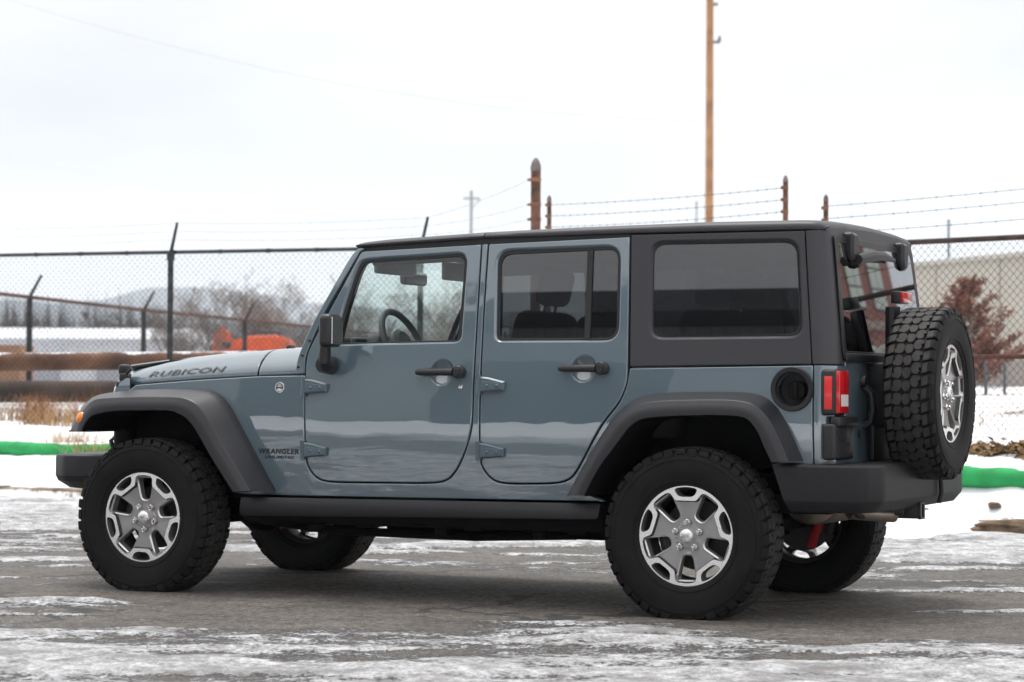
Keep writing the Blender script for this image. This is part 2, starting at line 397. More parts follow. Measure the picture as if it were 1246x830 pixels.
# --- parking lot: patchy snow, slush and bare asphalt
def lot_material():
    m = bpy.data.materials.new('slushy_asphalt'); m.use_nodes = True; t = m.node_tree; p = t.nodes['Principled BSDF']; N = t.nodes.new; K = t.links.new
    c = N('ShaderNodeTexCoord')
    at = N('ShaderNodeAttribute'); at.attribute_name = 'snow'
    def noise(scale, det=5, rough=.6, vec=None):
        n = N('ShaderNodeTexNoise'); n.inputs['Scale'].default_value = scale; n.inputs['Detail'].default_value = det; n.inputs['Roughness'].default_value = rough
        K(vec or c.outputs['Object'], n.inputs['Vector']); return n.outputs['Fac']
    def ma(op, a, b, cc=None, clamp=False):
        n = N('ShaderNodeMath'); n.operation = op; n.use_clamp = clamp
        for i, q in enumerate((a, b, cc)):
            if q is None: continue
            if isinstance(q, (int, float)): n.inputs[i].default_value = q
            else: K(q, n.inputs[i])
        return n.outputs[0]
    def ramp(fac, st):
        n = N('ShaderNodeValToRGB'); e = n.color_ramp.elements
        while len(e) < len(st): e.new(.5)
        for q, (pos, col) in zip(e, st): q.position = pos; q.color = (*col, 1) if isinstance(col, tuple) else (col, col, col, 1)
        K(fac, n.inputs[0]); return n.outputs[0]
    def mix(f, a, b):
        n = N('ShaderNodeMix'); n.data_type = 'RGBA'; K(f, n.inputs[0]); K(a, n.inputs[6]); K(b, n.inputs[7]); return n.outputs[2]
    n1 = noise(9, 6, .65); n2 = noise(48, 5, .75); n3 = noise(150, 3, .75); n4 = noise(30, 5, .85); nb = noise(1.1, 4, .55)
    s0 = ma('MULTIPLY_ADD', ma('SUBTRACT', n1, .5), .55, at.outputs['Fac'])
    s0 = ma('MULTIPLY_ADD', ma('SUBTRACT', n2, .5), .80, s0)
    n6 = noise(26, 2, .6); crumb = ma('MULTIPLY', ma('MULTIPLY', ma('SUBTRACT', n6, .665), 22, clamp=True), ma('MULTIPLY', ma('SUBTRACT', s0, .12), 5, clamp=True))
    f = ma('MAXIMUM', ma('MULTIPLY', ma('SUBTRACT', s0, .47), 10, clamp=True), crumb)               # snow cover
    wet = ma('MULTIPLY', ma('SUBTRACT', s0, .18), 2.6, clamp=True)             # wet margin round it
    agg = ramp(ma('MULTIPLY_ADD', n4, .55, ma('MULTIPLY', n3, .45)), [(.40, (.022, .021, .020)), (.50, (.118, .104, .092)), (.60, (.30, .275, .252))])
    n5 = noise(6.5, 5, .7); stain = ramp(n5, [(.32, (.55, .54, .53)), (.50, (1.0, 1.0, 1.0)), (.68, (1.22, 1.21, 1.2))])
    tone = ramp(nb, [(.3, (.70, .69, .68)), (.7, (1.12, 1.10, 1.08))])
    mm = N('ShaderNodeMix'); mm.data_type = 'RGBA'; mm.blend_type = 'MULTIPLY'; mm.inputs[0].default_value = 1; K(agg, mm.inputs[6]); K(tone, mm.inputs[7]); asph = mm.outputs[2]
    m5 = N('ShaderNodeMix'); m5.data_type = 'RGBA'; m5.blend_type = 'MULTIPLY'; m5.inputs[0].default_value = 1; K(asph, m5.inputs[6]); K(stain, m5.inputs[7]); asph = m5.outputs[2]
    n7 = noise(17, 3, .6); pit = ma('MULTIPLY', ma('SUBTRACT', .40, n7), 14, clamp=True); pk = N('ShaderNodeRGB'); pk.outputs[0].default_value = (.022, .021, .020, 1); asph = mix(ma('MULTIPLY', pit, .8), asph, pk.outputs[0])
    # cracks
    vo = N('ShaderNodeTexVoronoi'); vo.feature = 'DISTANCE_TO_EDGE'; vo.inputs['Scale'].default_value = .55
    wv = N('ShaderNodeMix'); wv.data_type = 'VECTOR'; wv.inputs[0].default_value = .42; K(c.outputs['Object'], wv.inputs[4])
    nn = N('ShaderNodeTexNoise'); nn.inputs['Scale'].default_value = 2.5; nn.inputs['Detail'].default_value = 6; K(c.outputs['Object'], nn.inputs['Vector']); K(nn.outputs['Color'], wv.inputs[5]); K(wv.outputs[1], vo.inputs['Vector'])
    crk = ma('LESS_THAN', vo.outputs['Distance'], ma('MULTIPLY', ma('SUBTRACT', nb, .44), .13))
    dk = N('ShaderNodeRGB'); dk.outputs[0].default_value = (.025, .023, .022, 1); asph = mix(ma('MULTIPLY', crk, .8), asph, dk.outputs[0])
    wd = N('ShaderNodeMix'); wd.data_type = 'RGBA'; wd.blend_type = 'MULTIPLY'; K(ma('MULTIPLY', wet, .50), wd.inputs[0]); K(asph, wd.inputs[6]); wd.inputs[7].default_value = (.30, .29, .29, 1)
    slush = ramp(ma('MULTIPLY_ADD', n2, .5, ma('MULTIPLY', n1, .5)), [(.36, (.17, .163, .16)), (.49, (.44, .435, .445)), (.60, (.82, .825, .84))])
    snow = N('ShaderNodeRGB'); snow.outputs[0].default_value = (.79, .80, .82, 1)
    n8 = noise(2.4, 6, .62); ice = N('ShaderNodeRGB'); ice.outputs[0].default_value = (.27, .258, .255, 1)
    slush = mix(ma('MULTIPLY', ma('SUBTRACT', n8, .50), 6, clamp=True), slush, ice.outputs[0])
    depth = ma('MULTIPLY', ma('SUBTRACT', s0, .80), 2.2, clamp=True)
    sn = mix(depth, slush, snow.outputs[0])
    K(mix(f, wd.outputs[2], sn), p.inputs['Base Color'])
    K(ma('MULTIPLY_ADD', wet, -.34, ma('MULTIPLY_ADD', f, .18, .82)), p.inputs['Roughness'])
    bh = ma('MULTIPLY_ADD', f, ma('MULTIPLY_ADD', n2, .9, ma('MULTIPLY', n1, .9)), ma('MULTIPLY_ADD', n4, .28, ma('MULTIPLY', n3, .16)))
    b = N('ShaderNodeBump'); b.inputs['Strength'].default_value = 1; b.inputs['Distance'].default_value = .026; K(bh, b.inputs['Height']); K(b.outputs[0], p.inputs['Normal'])
    return m
lx = spaced(-10, 7.5, .03, -120, 120); lt = spaced(-4.5, 6.0, .03, -70, 5.98)
lt = lt[lt < 5.985]; lt = np.append(lt, 5.985)
X, Tt = np.meshgrid(lx, lt); Y = Tt+(KERB(X)-5.98)*sstep(-2, 5.98, Tt)
U, Vv = uv(X, Y)
kv = [-60, 1, 4, 5.5, 7.2, 7.9, 8.8, 9.6, 10.1, 10.6, 11.5, 12.5, 13.5, 15, 17, 20, 40]
cl = [1.2, 1.15, .9, .25, .45, .70, .70, .64, .46, .26, .24, .30, .36, .52, .68, .82, .82]
cc_ = [1.2, 1.15, .9, .25, .45, .68, .66, .56, .36, .20, .14, .20, .36, .60, .74, .86, .86]
crr = [1.2, 1.15, .9, .25, .45, .72, .66, .54, .38, .20, .24, .40, .62, .86, 1.0, 1.05, 1.05]
wl = 1-sstep(-2.0, -1.0, U); wr = sstep(.8, 1.9, U)
cov = np.interp(Vv, kv, cl)*wl+np.interp(Vv, kv, crr)*wr+np.interp(Vv, kv, cc_)*(1-wl-wr)
nz = fbm(U*.75+3, Vv*1.9, 3, 5, .55); nz2 = fbm(X*2.2, Y*3.0, 11, 4, .55)
nz3 = fbm(U*1.6+9, Vv*5.5, 17, 4, .55); af = 1-.32*(1-sstep(9.2, 10.2, Vv)); mask = cov+af*((nz-.5)*.95+(nz2-.5)*.40+(nz3-.5)*.70)
for (ua, va, ub, vb, hgt, amp) in [(-2.9, 11.05, -2.0, 11.0, .07, .55), (-2.4, 10.36, -1.98, 10.36, .05, .5), (-1.68, 12.2, -1.26, 12.25, .07, .6), (-.50, 11.62, .12, 11.6, .09, .42), (1.75, 11.88, 2.8, 11.86, .07, .6), (1.98, 10.8, 2.5, 10.78, .09, .6), (1.76, 10.62, 1.92, 10.63, .03, .5), (-2.8, 12.4, -2.1, 12.4, .07, .5), (-3.1, 13.9, -2.5, 13.9, .12, .4)]:
    du = np.maximum(np.maximum(ua-U, U-ub), 0)/.22; dv = (Vv-(va+vb)/2+.10*(fbm(U*2, U*0, 5, 3)-.5))/hgt
    mask = np.maximum(mask, mask*.3+amp*np.exp(-du*du-dv*dv)*1.3)
under = np.exp(-(((X-.0)/2.3)**4+((Y+.0)/.95)**4)); mask -= .55*under           # sheltered, bare under the parked car
h = .030*sstep(.42, 1.0, mask)*(.35+1.1*fbm(X*7, Y*7, 21, 4))
h[Tt > 5.9] = 0
lot = grid_mesh('parking_lot', X, Y, h, lot_material(), {'snow': np.clip(mask, -.3, 1.4)}); tag(lot, kind='structure')

# --- snowy ground beyond the kerb, out to the horizon
def snow_material():
    m = bpy.data.materials.new('lying_snow'); m.use_nodes = True; t = m.node_tree; p = t.nodes['Principled BSDF']; N = t.nodes.new; K = t.links.new
    c = N('ShaderNodeTexCoord'); at = N('ShaderNodeAttribute'); at.attribute_name = 'soil'
    n = N('ShaderNodeTexNoise'); n.inputs['Scale'].default_value = 14; n.inputs['Detail'].default_value = 7; n.inputs['Roughness'].default_value = .7; K(c.outputs['Object'], n.inputs['Vector'])
    a = N('ShaderNodeMath'); a.operation = 'MULTIPLY_ADD'; a.inputs[1].default_value = .9; K(n.outputs['Fac'], a.inputs[0]); K(at.outputs['Fac'], a.inputs[2])
    g = N('ShaderNodeMapRange'); g.inputs['From Min'].default_value = .92; g.inputs['From Max'].default_value = 1.05; K(a.outputs[0], g.inputs['Value'])
    sr = N('ShaderNodeValToRGB'); sr.color_ramp.elements[0].color = (.10, .065, .038, 1); sr.color_ramp.elements[1].color = (.26, .19, .12, 1); sr.color_ramp.elements[0].position = .35; sr.color_ramp.elements[1].position = .65; K(n.outputs['Fac'], sr.inputs[0])
    mx_ = N('ShaderNodeMix'); mx_.data_type = 'RGBA'; mx_.inputs[6].default_value = (.77, .78, .81, 1); K(g.outputs[0], mx_.inputs[0]); K(sr.outputs[0], mx_.inputs[7]); K(mx_.outputs[2], p.inputs['Base Color'])
    p.inputs['Roughness'].default_value = .75
    b = N('ShaderNodeBump'); b.inputs['Strength'].default_value = .6; b.inputs['Distance'].default_value = .03; K(n.outputs['Fac'], b.inputs['Height']); K(b.outputs[0], p.inputs['Normal'])
    return m
def ground_z(x, y, rough=True):
    x = np.asarray(x, float); y = np.asarray(y, float); s = (y-KERB(x))
    side_ = sstep(-9, -2, x+.35*(y-15))
    a = np.interp(s, [-.02, .0, .12, .35, .6, 1.3, 2.3, 4.2, 8, 14, 40, 200, 1e5], [-.05, .085, .10, .22, .31, .40, .55, .60, .68, .74, .85, .95, 1.0])
    b = np.interp(s, [-.02, .0, .12, .35, .6, 1.3, 2.3, 4.2, 8, 12, 40, 200, 1e5], [-.05, .085, .10, .24, .34, .46, .56, .68, .92, 1.06, 1.18, 1.1, 1.0])
    z = a*(1-side_)+b*side_
    sp = sstep(-5.5, -1.5, x)*(1-sstep(.75, 1.15, x))*(.6+.8*fbm(x*1.3, y*0, 31, 3))
    z = np.where(s < 0, np.maximum(z, .13*sp*np.clip(1+s/.9, 0, 1)-.012), z+.06*sp*np.exp(-(s/.25)**2))
    if rough:
        amp = np.clip((s+.05)/.5, 0, 1)*np.clip(6-.02*s, 0, 1)
        z = z+amp*(.13*(fbm(x*1.1, y*1.1, 41, 4)-.5)+.045*(fbm(x*6, y*6, 43, 4)-.5)*np.where(s < 30, 1, 0))
    return z
gx = spaced(-16, 7, .06, -6000, 6000); gs = spaced(-.95, 9, .05, -400, 9000)
X, Sg = np.meshgrid(gx, gs); Y = KERB(np.clip(X, -60, 60))+Sg
Sr_ = Y-KERB(X); Z = np.where(np.abs(X) < 60, ground_z(np.clip(X, -60, 60), KERB(np.clip(X, -60, 60))+Sg), np.where(Sg < 0, -.05, 1.0*np.clip(Sg/40, 0, 1)))
soil = .18+.22*(fbm(X*.8, Sg*.8, 51, 4)-.5)*2
soil += .35*np.exp(-((Sg-.0)/.05)**2)*(1-sstep(-4, -2, X))+.42*np.exp(-((Sg-.03)/.13)**2)*sstep(.8, 1.1, X)
soil += .36*np.exp(-((Sg-3.9)/.5)**2)*(1-sstep(-7, -4, X))+.52*sstep(4.5, 6, Sg)*(1-sstep(14, 30, Sg))*fbm(X*.9, Sg*.9, 53, 4)
soil += .5*np.exp(-((Sg-1.9)/.16)**2)*sstep(-1.8, -.9, X)
tag(grid_mesh('snowy_ground', X, Y, Z, snow_material(), {'soil': soil}), kind='structure')
def gzp(x, y): return float(ground_z(np.array([x]), np.array([y]), True)[0])
# kerb
m = MB(); xs = np.arange(-14, 7.01, .35)
for x0, x1 in zip(xs, xs[1:]):
    dz = .006*math.sin(x0*7)
    pts = [(x0, KERB(x0)), (x1-.006, KERB(x1))]
    b0 = [(x, y+dy, z) for x, y in pts for dy, z in ((-.004, -.05), (-.004, .085+dz), (.012, .100+dz), (.14, .102+dz), (.14, -.05))]
    m.add(b0, [(0, 5, 6, 1), (1, 6, 7, 2), (2, 7, 8, 3), (3, 8, 9, 4), (0, 1, 2, 3, 4), (9, 8, 7, 6, 5)])
tag(m.build('kerb', mat('old_kerb_concrete', (.22, .17, .125), .9, bump=.8, bscale=40, vary=.5, vscale=6)), kind='structure')
# exposed broken kerb end on the right
def lump(name, c, sx, sy, sz, mt, seed, par=None, n=3):
    b = bmesh.new(); bmesh.ops.create_icosphere(b, subdivisions=n, radius=1)
    for v in b.verts:
        d = 1+.35*mnoise.noise(v.co*1.7+Vector((seed, 0, 0)))+.15*mnoise.noise(v.co*5+Vector((0, seed, 0))); v.co = Vector((c[0]+v.co.x*d*sx, c[1]+v.co.y*d*sy, c[2]+v.co.z*d*sz))
    q = MB(); q.bm(b); return q.build(name, mt, par)
EARTH = mat('frozen_earth', (.13, .088, .055), .95, bump=1, bscale=25, vary=.5, vscale=12)
tag(lump('earth_clod', (1.28, KERB(1.30)+.02, .045), .36, .12, .07, EARTH, 3), 'brown clod of frozen earth showing through the snow at the kerb edge', 'earth clod')
tag(lump('earth_clod', (.60, KERB(.6)+.10, .155), .045, .035, .022, EARTH, 8, n=2), 'small brown earth clod poking out of the snow left of the large kerb clod', 'earth clod')
tag(lump('earth_clod', (1.1, KERB(1.1)+.22, .205), .05, .04, .025, EARTH, 9, n=2), 'small brown earth clod on the snow just above the large kerb clod', 'earth clod')

# --- distant hills
hv = np.linspace(0, 1, 14); hx = np.linspace(-2600, 1500, 150); HX, HV = np.meshgrid(hx, hv)
prof = np.interp(HX, [-3200, -900, -780, -700, -620, -500, -420, -330, -200, 0, 600, 1500], [150, 168, 176, 192, 194, 186, 172, 170, 164, 150, 120, 90])+26*(fbm(HX/160, HX*0, 61, 4)-.5)
HZ = prof*np.sin(HV*math.pi*.5)**.8*(1+.12*(fbm(HX/90, HV*7, 63, 3)-.5)*HV*(1-HV)*4)
D_ = 3600+1000*HV; P = [world(0, 0)]
PX = CAM_POS.x+HX*R2[0]+D_*F2[0]; PY = CAM_POS.y+HX*R2[1]+D_*F2[1]
tag(grid_mesh('hills', PX, PY, HZ, mat('wooded_hill', (.075, .078, .078), .95, vary=.35, vscale=.02)), kind='structure')

# --- chain-link fences
GALV = mat('galvanised_wire', (.040, .042, .044), .5, .5, vary=.3, vscale=3)
POST = mat('dark_fence_post', (.030, .032, .034), .5, .3, vary=.7, vscale=9)
RUST = mat('rusty_steel', (.15, .075, .052), .85, .1, bump=.6, bscale=60, vary=.55, vscale=7)
RUSTL = mat('orange_rust', (.22, .105, .06), .85, .0, bump=.6, bscale=50, vary=.5, vscale=8)
def linkmesh(name, P0, P1, zt, par, r=.0026, mt=None, base=None, pitch=.0718):
    P0 = np.array(P0, float); P1 = np.array(P1, float); Ld = np.linalg.norm(P1-P0); e = (P1-P0)/Ld; nrm = np.array([-e[1], e[0]]); W = pitch; n = int(Ld/(W/2))
    V = []; F = []; o = 0
    tri = [(1, 0), (-.5, .87), (-.5, -.87)]
    for j in range(n):
        s0, s1 = j*W/2, (j+1)*W/2
        zb = (base(*(P0+e*s0)) if base else .5)
        ns_ = int((zt-zb)/(W/2)); k = np.arange(ns_+2)
        ph = (k+j) % 2
        s = np.where(ph == 0, s0, s1).astype(float); z = zt+.022-k*W/2.
        s[0] = s0+W/4; z[0] = zt+.03
        side = np.where(ph == 0, .002, -.002)
        pts = P0[None]+e[None]*s[:, None]+nrm[None]*side[:, None]
        R = np.stack([np.concatenate([pts+ (e*a+nrm*b)[None]*r, z[:, None]], 1) for a, b in tri], 1).reshape(-1, 3)
        V.append(R); m_ = len(k); i = np.arange(m_-1)[:, None]*3+o
        for a in range(3):
            b = (a+1) % 3; F.append(np.concatenate([i+a, i+b, i+3+b, i+3+a], 1))
        o += 3*m_
    V = np.concatenate(V); F = np.concatenate(F); me = bpy.data.meshes.new(name)
    me.vertices.add(len(V)); me.vertices.foreach_set('co', V.ravel()); me.loops.add(F.size); me.loops.foreach_set('vertex_index', F.ravel())
    me.polygons.add(len(F)); me.polygons.foreach_set('loop_start', np.arange(0, F.size, 4)); me.materials.append(mt or GALV); me.update(calc_edges=True)
    return link(name, me, par)
def barbed(name, pts, par, r=.0024, sag=.03, mt=None, step=.14):
    m = MB(); full = []
    for a, b in zip(pts, pts[1:]):
        a, b = Vector(a), Vector(b); n = max(2, int((b-a).length/step))
        for i in range(n): t = i/n; full.append(a.lerp(b, t)-Vector((0, 0, sag*4*t*(1-t))))
    full.append(Vector(pts[-1])); m.tube(full, r, 5)
    for i, p in enumerate(full[1:-1]):
        a = i*2.1
        for k in (0, 1.6): d = Vector((math.cos(a+k)*.4, math.cos(a+k)*.3, math.sin(a+k)))*.016; m.tube([p-d, p+d], r*.7, 3)
    return m.build(name, mt or GALV, par)
def gbase(x, y): return gzp(x, y)-.02
mat_bw = mat('pale_barbed_wire', (.26, .26, .265), .5, .3)
# left fence
fl_ = thing('chain_link_fence', 'tall chain-link fence with dark posts and angled barbed-wire arms behind the bonnet', 'fence', (0, 0, 0), 'chain-link fences')
FY = lambda x: 11.51+(x+9.8)*.11
RZ = 2.59
m = MB(); m.tube([(-21, FY(-21), RZ), (-5.48, FY(-5.48), RZ)], .021, 8)
for k in range(26): x = -20.6+k*.6; m.tube([(x-.02, FY(x), RZ), (x+.02, FY(x), RZ)], .027, 8)
m.build('top_rail', POST, fl_)
lw = linkmesh('wire_mesh', (-21, FY(-21)), (-5.48, FY(-5.48)), RZ, fl_, base=gbase)
arms = []
for x in (-19.0, -15.93, -12.87, -9.80, -6.73):
    y = FY(x)-.05; m = MB(); m.tube([(x, y, gzp(x, y)-.3), (x, y, RZ-.02)], .034, 12); m.lathe([(.036, 0), (.046, .004), (.046, .07), (.030, .10), (.0001, .105)], Matrix.Translation((x, y, RZ-.10)), 12)
    p = m.build('fence_post', POST, fl_); m = MB(); tip = Vector((x+.10, y-.02, RZ+.335)); m.tube([(x, y, RZ-.02), tip], [.022, .016], 8); m.build('barbed_wire_arm', POST, p); arms.append(((x, y, RZ), tip))
GP = (-5.415, 11.98)
for k, (t, zg) in enumerate(((.42, 2.88), (.70, 3.04), (.98, 3.31))):
    pts = [Vector(a).lerp(b, t) for a, b in arms]+[Vector((GP[0]-.05, GP[1]-.04, zg))]; barbed('barbed_wire', pts, fl_, r=.0017, mt=mat_bw)
# gate between the rusty posts
def finial(m, x, y, z, r):
    m.lathe([(r*1.05, 0), (r*1.15, .02), (r*1.1, .05), (r*1.25, .07), (r*1.05, .13), (r*.6, .19), (r*.25, .22), (.0001, .235)], Matrix.Translation((x, y, z)), 14)
def rustpost(name, x, y, z1, r, par, fin=.8, bands=()):
    m = MB(); m.tube([(x, y, gzp(x, y)-.3), (x, y, z1)], r, 16); o = m.build(name, RUST, par)
    m = MB(); m.lathe([(r*1.04, 0), (r*1.08, r*.7), (r*1.0, r*1.2), (r*.75, r*2.0), (r*.35, r*2.6), (.0001, r*2.75)], Matrix.Translation((x, y, z1)), 16); m.build('post_cap', mat_cap, o)
    for z in bands:
        m = MB(); m.lathe([(r*1.03, -.022), (r*1.10, -.016), (r*1.10, .016), (r*1.03, .022)], Matrix.Translation((x, y, z)), 16); m.box(x-r*1.75, x-r*.9, y-.02, y+.02, z-.014, z+.014, .004); m.build('wire_clamp', RUSTL, o)
    return o
mat_cap = mat('weathered_cap', (.20, .175, .165), .7, .3, vary=.5, vscale=14)
gp = tag(rustpost('gate_post', -5.415, 11.98, 3.40, .054, None, bands=(3.31, 3.04, 2.88)), 'thick rusty steel gate post with pale pointed cap behind the front door', 'gate post')
gp2 = tag(rustpost('gate_post', -1.166, 9.063, 2.72, .022, None, bands=(2.66, 2.55)), 'thin rusty gate post rising just behind the rear edge of the hardtop', 'gate post')
gt = thing('swing_gate', 'wide chain-link swing gate with two rusty uprights and barbed wire above the roofline', 'gate')
A_ = Vector((-5.20, 11.868, 0)); B_ = Vector((-1.72, 9.566, 0))
for P_, z1, bd in ((A_, 3.06, (3.02, 2.90, 2.78)), (B_, 2.95, (2.90, 2.79, 2.68))): rustpost('gate_upright', P_.x, P_.y, z1, .024, gt, bands=bd)
m = MB()
for z in (.85, 1.7, 2.5): m.tube([(A_.x, A_.y, z), (B_.x, B_.y, z)], .02, 8)
m.build('gate_frame', RUST, gt); linkmesh('wire_mesh', A_.xy, B_.xy, 2.5, gt, base=lambda x, y: .8)
for za, zb in ((3.02, 2.90), (2.90, 2.79), (2.78, 2.68)): barbed('barbed_wire', [(A_.x, A_.y, za), (B_.x, B_.y, zb)], gt, sag=.02)
RAIL = mat('dark_rusty_rail', (.050, .030, .025), .8, .1, bump=.5, bscale=50, vary=.6, vscale=6)
# right fence
fr_ = thing('chain_link_fence', 'chain-link fence with rusty brown top and middle rails to the right of the spare wheel', 'fence', (0, 0, 0), 'chain-link fences')
C0 = Vector((-1.166, 9.02, 0)); dirr = Vector((2.0, -.60, 0)).normalized(); C1 = C0+dirr*9
C0z, RR_ = 2.315, 2.30
m = MB(); m.tube([(C0.x, C0.y, 2.315), (C1.x, C1.y, 2.315)], .024, 10); m.build('top_rail', RAIL, fr_)
m = MB(); m.tube([(C0.x, C0.y+.02, 1.325), (C1.x, C1.y+.02, 1.325)], .020, 10); m.build('middle_rail', mat('red_rust_rail', (.10, .040, .030), .85, vary=.4, vscale=6), fr_)
linkmesh('wire_mesh', C0.xy, C1.xy, 2.315, fr_, base=gbase)
for d in (3.6, 6.6, 9): q = C0+dirr*d; m = MB(); m.tube([(q.x, q.y+.06, gzp(q.x, q.y)-.3), (q.x, q.y+.06, 2.75)], .03, 10); m.build('fence_post', RUST, fr_)
for z0, z1 in ((2.67, 2.79), (2.56, 2.68), (2.43, 2.53)): barbed('barbed_wire', [(C0.x, C0.y, z0), (C0.x+dirr.x*3.6, C0.y+dirr.y*3.6+.05, z1), (C1.x, C1.y, z1)], fr_, sag=.02)
# second fence farther back on the left
fb_ = thing('chain_link_fence', 'farther chain-link fence with slim posts seen through the tall fence on the left', 'fence', (0, 0, 0), 'chain-link fences')
Q = [Vector((-18.505, 20.075, 0)), Vector((-20.31, 25.871, 0)), Vector((-21.837, 31.803, 0))]
d0 = (Q[1]-Q[0]); Q = [Q[0]-d0*1.5, Q[0]]+Q[1:]+[Q[2]+(Q[2]-Q[1]), Q[2]+(Q[2]-Q[1])*2]
for a in Q[1:]:
    m = MB(); zt = 2.52; m.tube([(a.x, a.y, .4), (a.x, a.y, zt)], .05, 10); p = m.build('fence_post', POST, fb_)
    m = MB(); m.tube([(a.x, a.y, zt), (a.x+.24, a.y+.0, zt+.36)], [.03, .022], 8); m.build('barbed_wire_arm', POST, p)
m = MB(); m.tube([(a.x, a.y, 2.52) for a in Q], .03, 8); m.build('top_rail', RUST, fb_)
for a, b in zip(Q, Q[1:]): pass
linkmesh('wire_mesh', Q[0].xy, Q[-1].xy, 2.5, fb_, base=lambda x, y: .7)

# --- rusty pipes on timber rests
def pipe(label, a, b, r, mt):
    m = MB(); a, b = Vector(a), Vector(b); n = 30
    m.tube([a.lerp(b, i/n) for i in range(n+1)], r, 24, cap=False); m.tube([a.lerp(b, i/n) for i in range(n+1)], r*.93, 24, cap=False)
    for p in (a, b):
        t = (b-a).normalized(); m.lathe([(r*.93, 0), (r, 0)], place(p, t), 24)
    return tag(m.build('rusty_pipe', mt), label, 'pipe', 'rusty pipes behind the fence')
PIPE2 = mat('dark_rusty_pipe', (.058, .038, .028), .85, .0, bump=.8, bscale=18, vary=.6, vscale=2.6)
PIPE = mat('flaking_rusty_pipe', (.125, .062, .038), .85, .0, bump=.8, bscale=18, vary=.6, vscale=2.6)
pa = world(-8.6, 32.2, 1.365); pb = world(-3.75, 34.5, 1.46)
pipe('upper long rusty pipe lying level behind the left fence', pa, pb, .132, PIPE)
pc = world(-8.4, 31.2, .965); pd = world(-4.4, 31.9, .985)
pipe('lower dark rusty pipe lying under the long upper pipe', pc, pd, .150, PIPE2)
TIMBER = mat('grey_timber', (.13, .10, .075), .9, vary=.4, vscale=5)
for u_, lab in ((-7.55, 'left timber crib holding up the rusty pipes'), (-5.0, 'right timber crib holding up the rusty pipes')):
    c = world(u_, 31.9); gz_ = gzp(c.x, c.y); k = thing('timber_crib', lab, 'timber crib', (c.x, c.y, 0), 'timber cribs under the pipes', rotz=-YAW)
    for dx in (-.10, .10):
        m = MB(); m.box(dx-.06, dx+.06, -.5, .9, gz_-.1, .80, .01); m.build('sleeper', TIMBER, k)
    m = MB(); m.box(-.2, .2, .1, .7, .78, 1.215, .01); m.build('block', TIMBER, k)

# --- green sediment tubes on the bank
GREEN = mat('green_mesh_sock', (.020, .33, .090), .8, bump=.7, bscale=120, vary=.22, vscale=6)
def snow_on_top(m, lo=.45, hi=.75):
    t = m.node_tree; p = t.nodes['Principled BSDF']; g = t.nodes.new('ShaderNodeNewGeometry'); s_ = t.nodes.new('ShaderNodeSeparateXYZ'); n = t.nodes.new('ShaderNodeTexNoise'); n.inputs['Scale'].default_value = 2.2; n.inputs['Detail'].default_value = 6
    c_ = t.nodes.new('ShaderNodeTexCoord'); t.links.new(c_.outputs['Object'], n.inputs['Vector']); t.links.new(g.outputs['Normal'], s_.inputs[0])
    a_ = t.nodes.new('ShaderNodeMath'); a_.operation = 'MULTIPLY_ADD'; a_.inputs[1].default_value = 1.5; t.links.new(n.outputs['Fac'], a_.inputs[0]); t.links.new(s_.outputs[2], a_.inputs[2])
    r = t.nodes.new('ShaderNodeMapRange'); r.inputs['From Min'].default_value = 1.45+lo*.2; r.inputs['From Max'].default_value = 1.55+lo*.2; t.links.new(a_.outputs[0], r.inputs['Value'])
    x = t.nodes.new('ShaderNodeMix'); x.data_type = 'RGBA'; x.inputs[7].default_value = (.78, .79, .82, 1); t.links.new(r.outputs[0], x.inputs[0]); t.links.new(p.inputs['Base Color'].links[0].from_socket, x.inputs[6]); t.links.new(x.outputs[2], p.inputs['Base Color'])
snow_on_top(GREEN); snow_on_top(PIPE, .9)
def sock(label, x0, x1, s0, s1, r, lift=0.):
    m = MB(); n = 260; pts = []; rad = []
    for i in range(n+1):
        t = i/n; x = x0+(x1-x0)*t; y = KERB(x)+s0+(s1-s0)*t+.05*math.sin(x*1.7); pts.append((x, y, float(ground_z(np.array([x]), np.array([y]), False)[0])+lift+r*.55+.015*math.sin(x*2.3))); rad.append(r*(1+.05*math.sin(x*5)+.05*mnoise.noise(Vector((x*9, 0, 0)))+.04*mnoise.noise(Vector((x*23, 3, 0)))))
    m.tube(pts, rad, 20); return tag(m.build('sediment_sock', GREEN), label, 'sediment sock', 'green sediment socks on the snow bank')
sock('green sediment sock half buried in snow on the bank left of the front bumper', -16, -6.0, 1.25, 1.15, .078)
sock('green sediment sock on the snow bank to the right of the rear bumper', -3.2, 6.0, .48, .44, .086, .035)

# --- grass, leaves, weeds
def blades(name, pts, hmin, hmax, mt, seed, lean=.5, wd=.006):
    R = random.Random(seed); V = []; F = []
    for (x, y, z) in pts:
        hh = R.uniform(hmin, hmax); a = R.uniform(0, 6.28); l = R.uniform(.1, lean)*hh; b = a+1.57; o = len(V); n = 4
        for i in range(n+1):
            t = i/n; w_ = wd*(1-t*.85); px = x+math.cos(a)*l*t*t; py = y+math.sin(a)*l*t*t; pz = z+hh*t*(1-.25*t*l/hh)
            V += [(px-math.cos(b)*w_, py-math.sin(b)*w_, pz), (px+math.cos(b)*w_, py+math.sin(b)*w_, pz)]
        for i in range(n): F.append((o+2*i, o+2*i+1, o+2*i+3, o+2*i+2))
    return tag(link(name, mesh(name, V, F, mt)), kind='stuff')
STRAW = mat('dry_straw_grass', (.42, .27, .13), .85, vary=.4, vscale=8)
REDG = mat('red_brown_grass', (.30, .115, .06), .85, vary=.4, vscale=8)
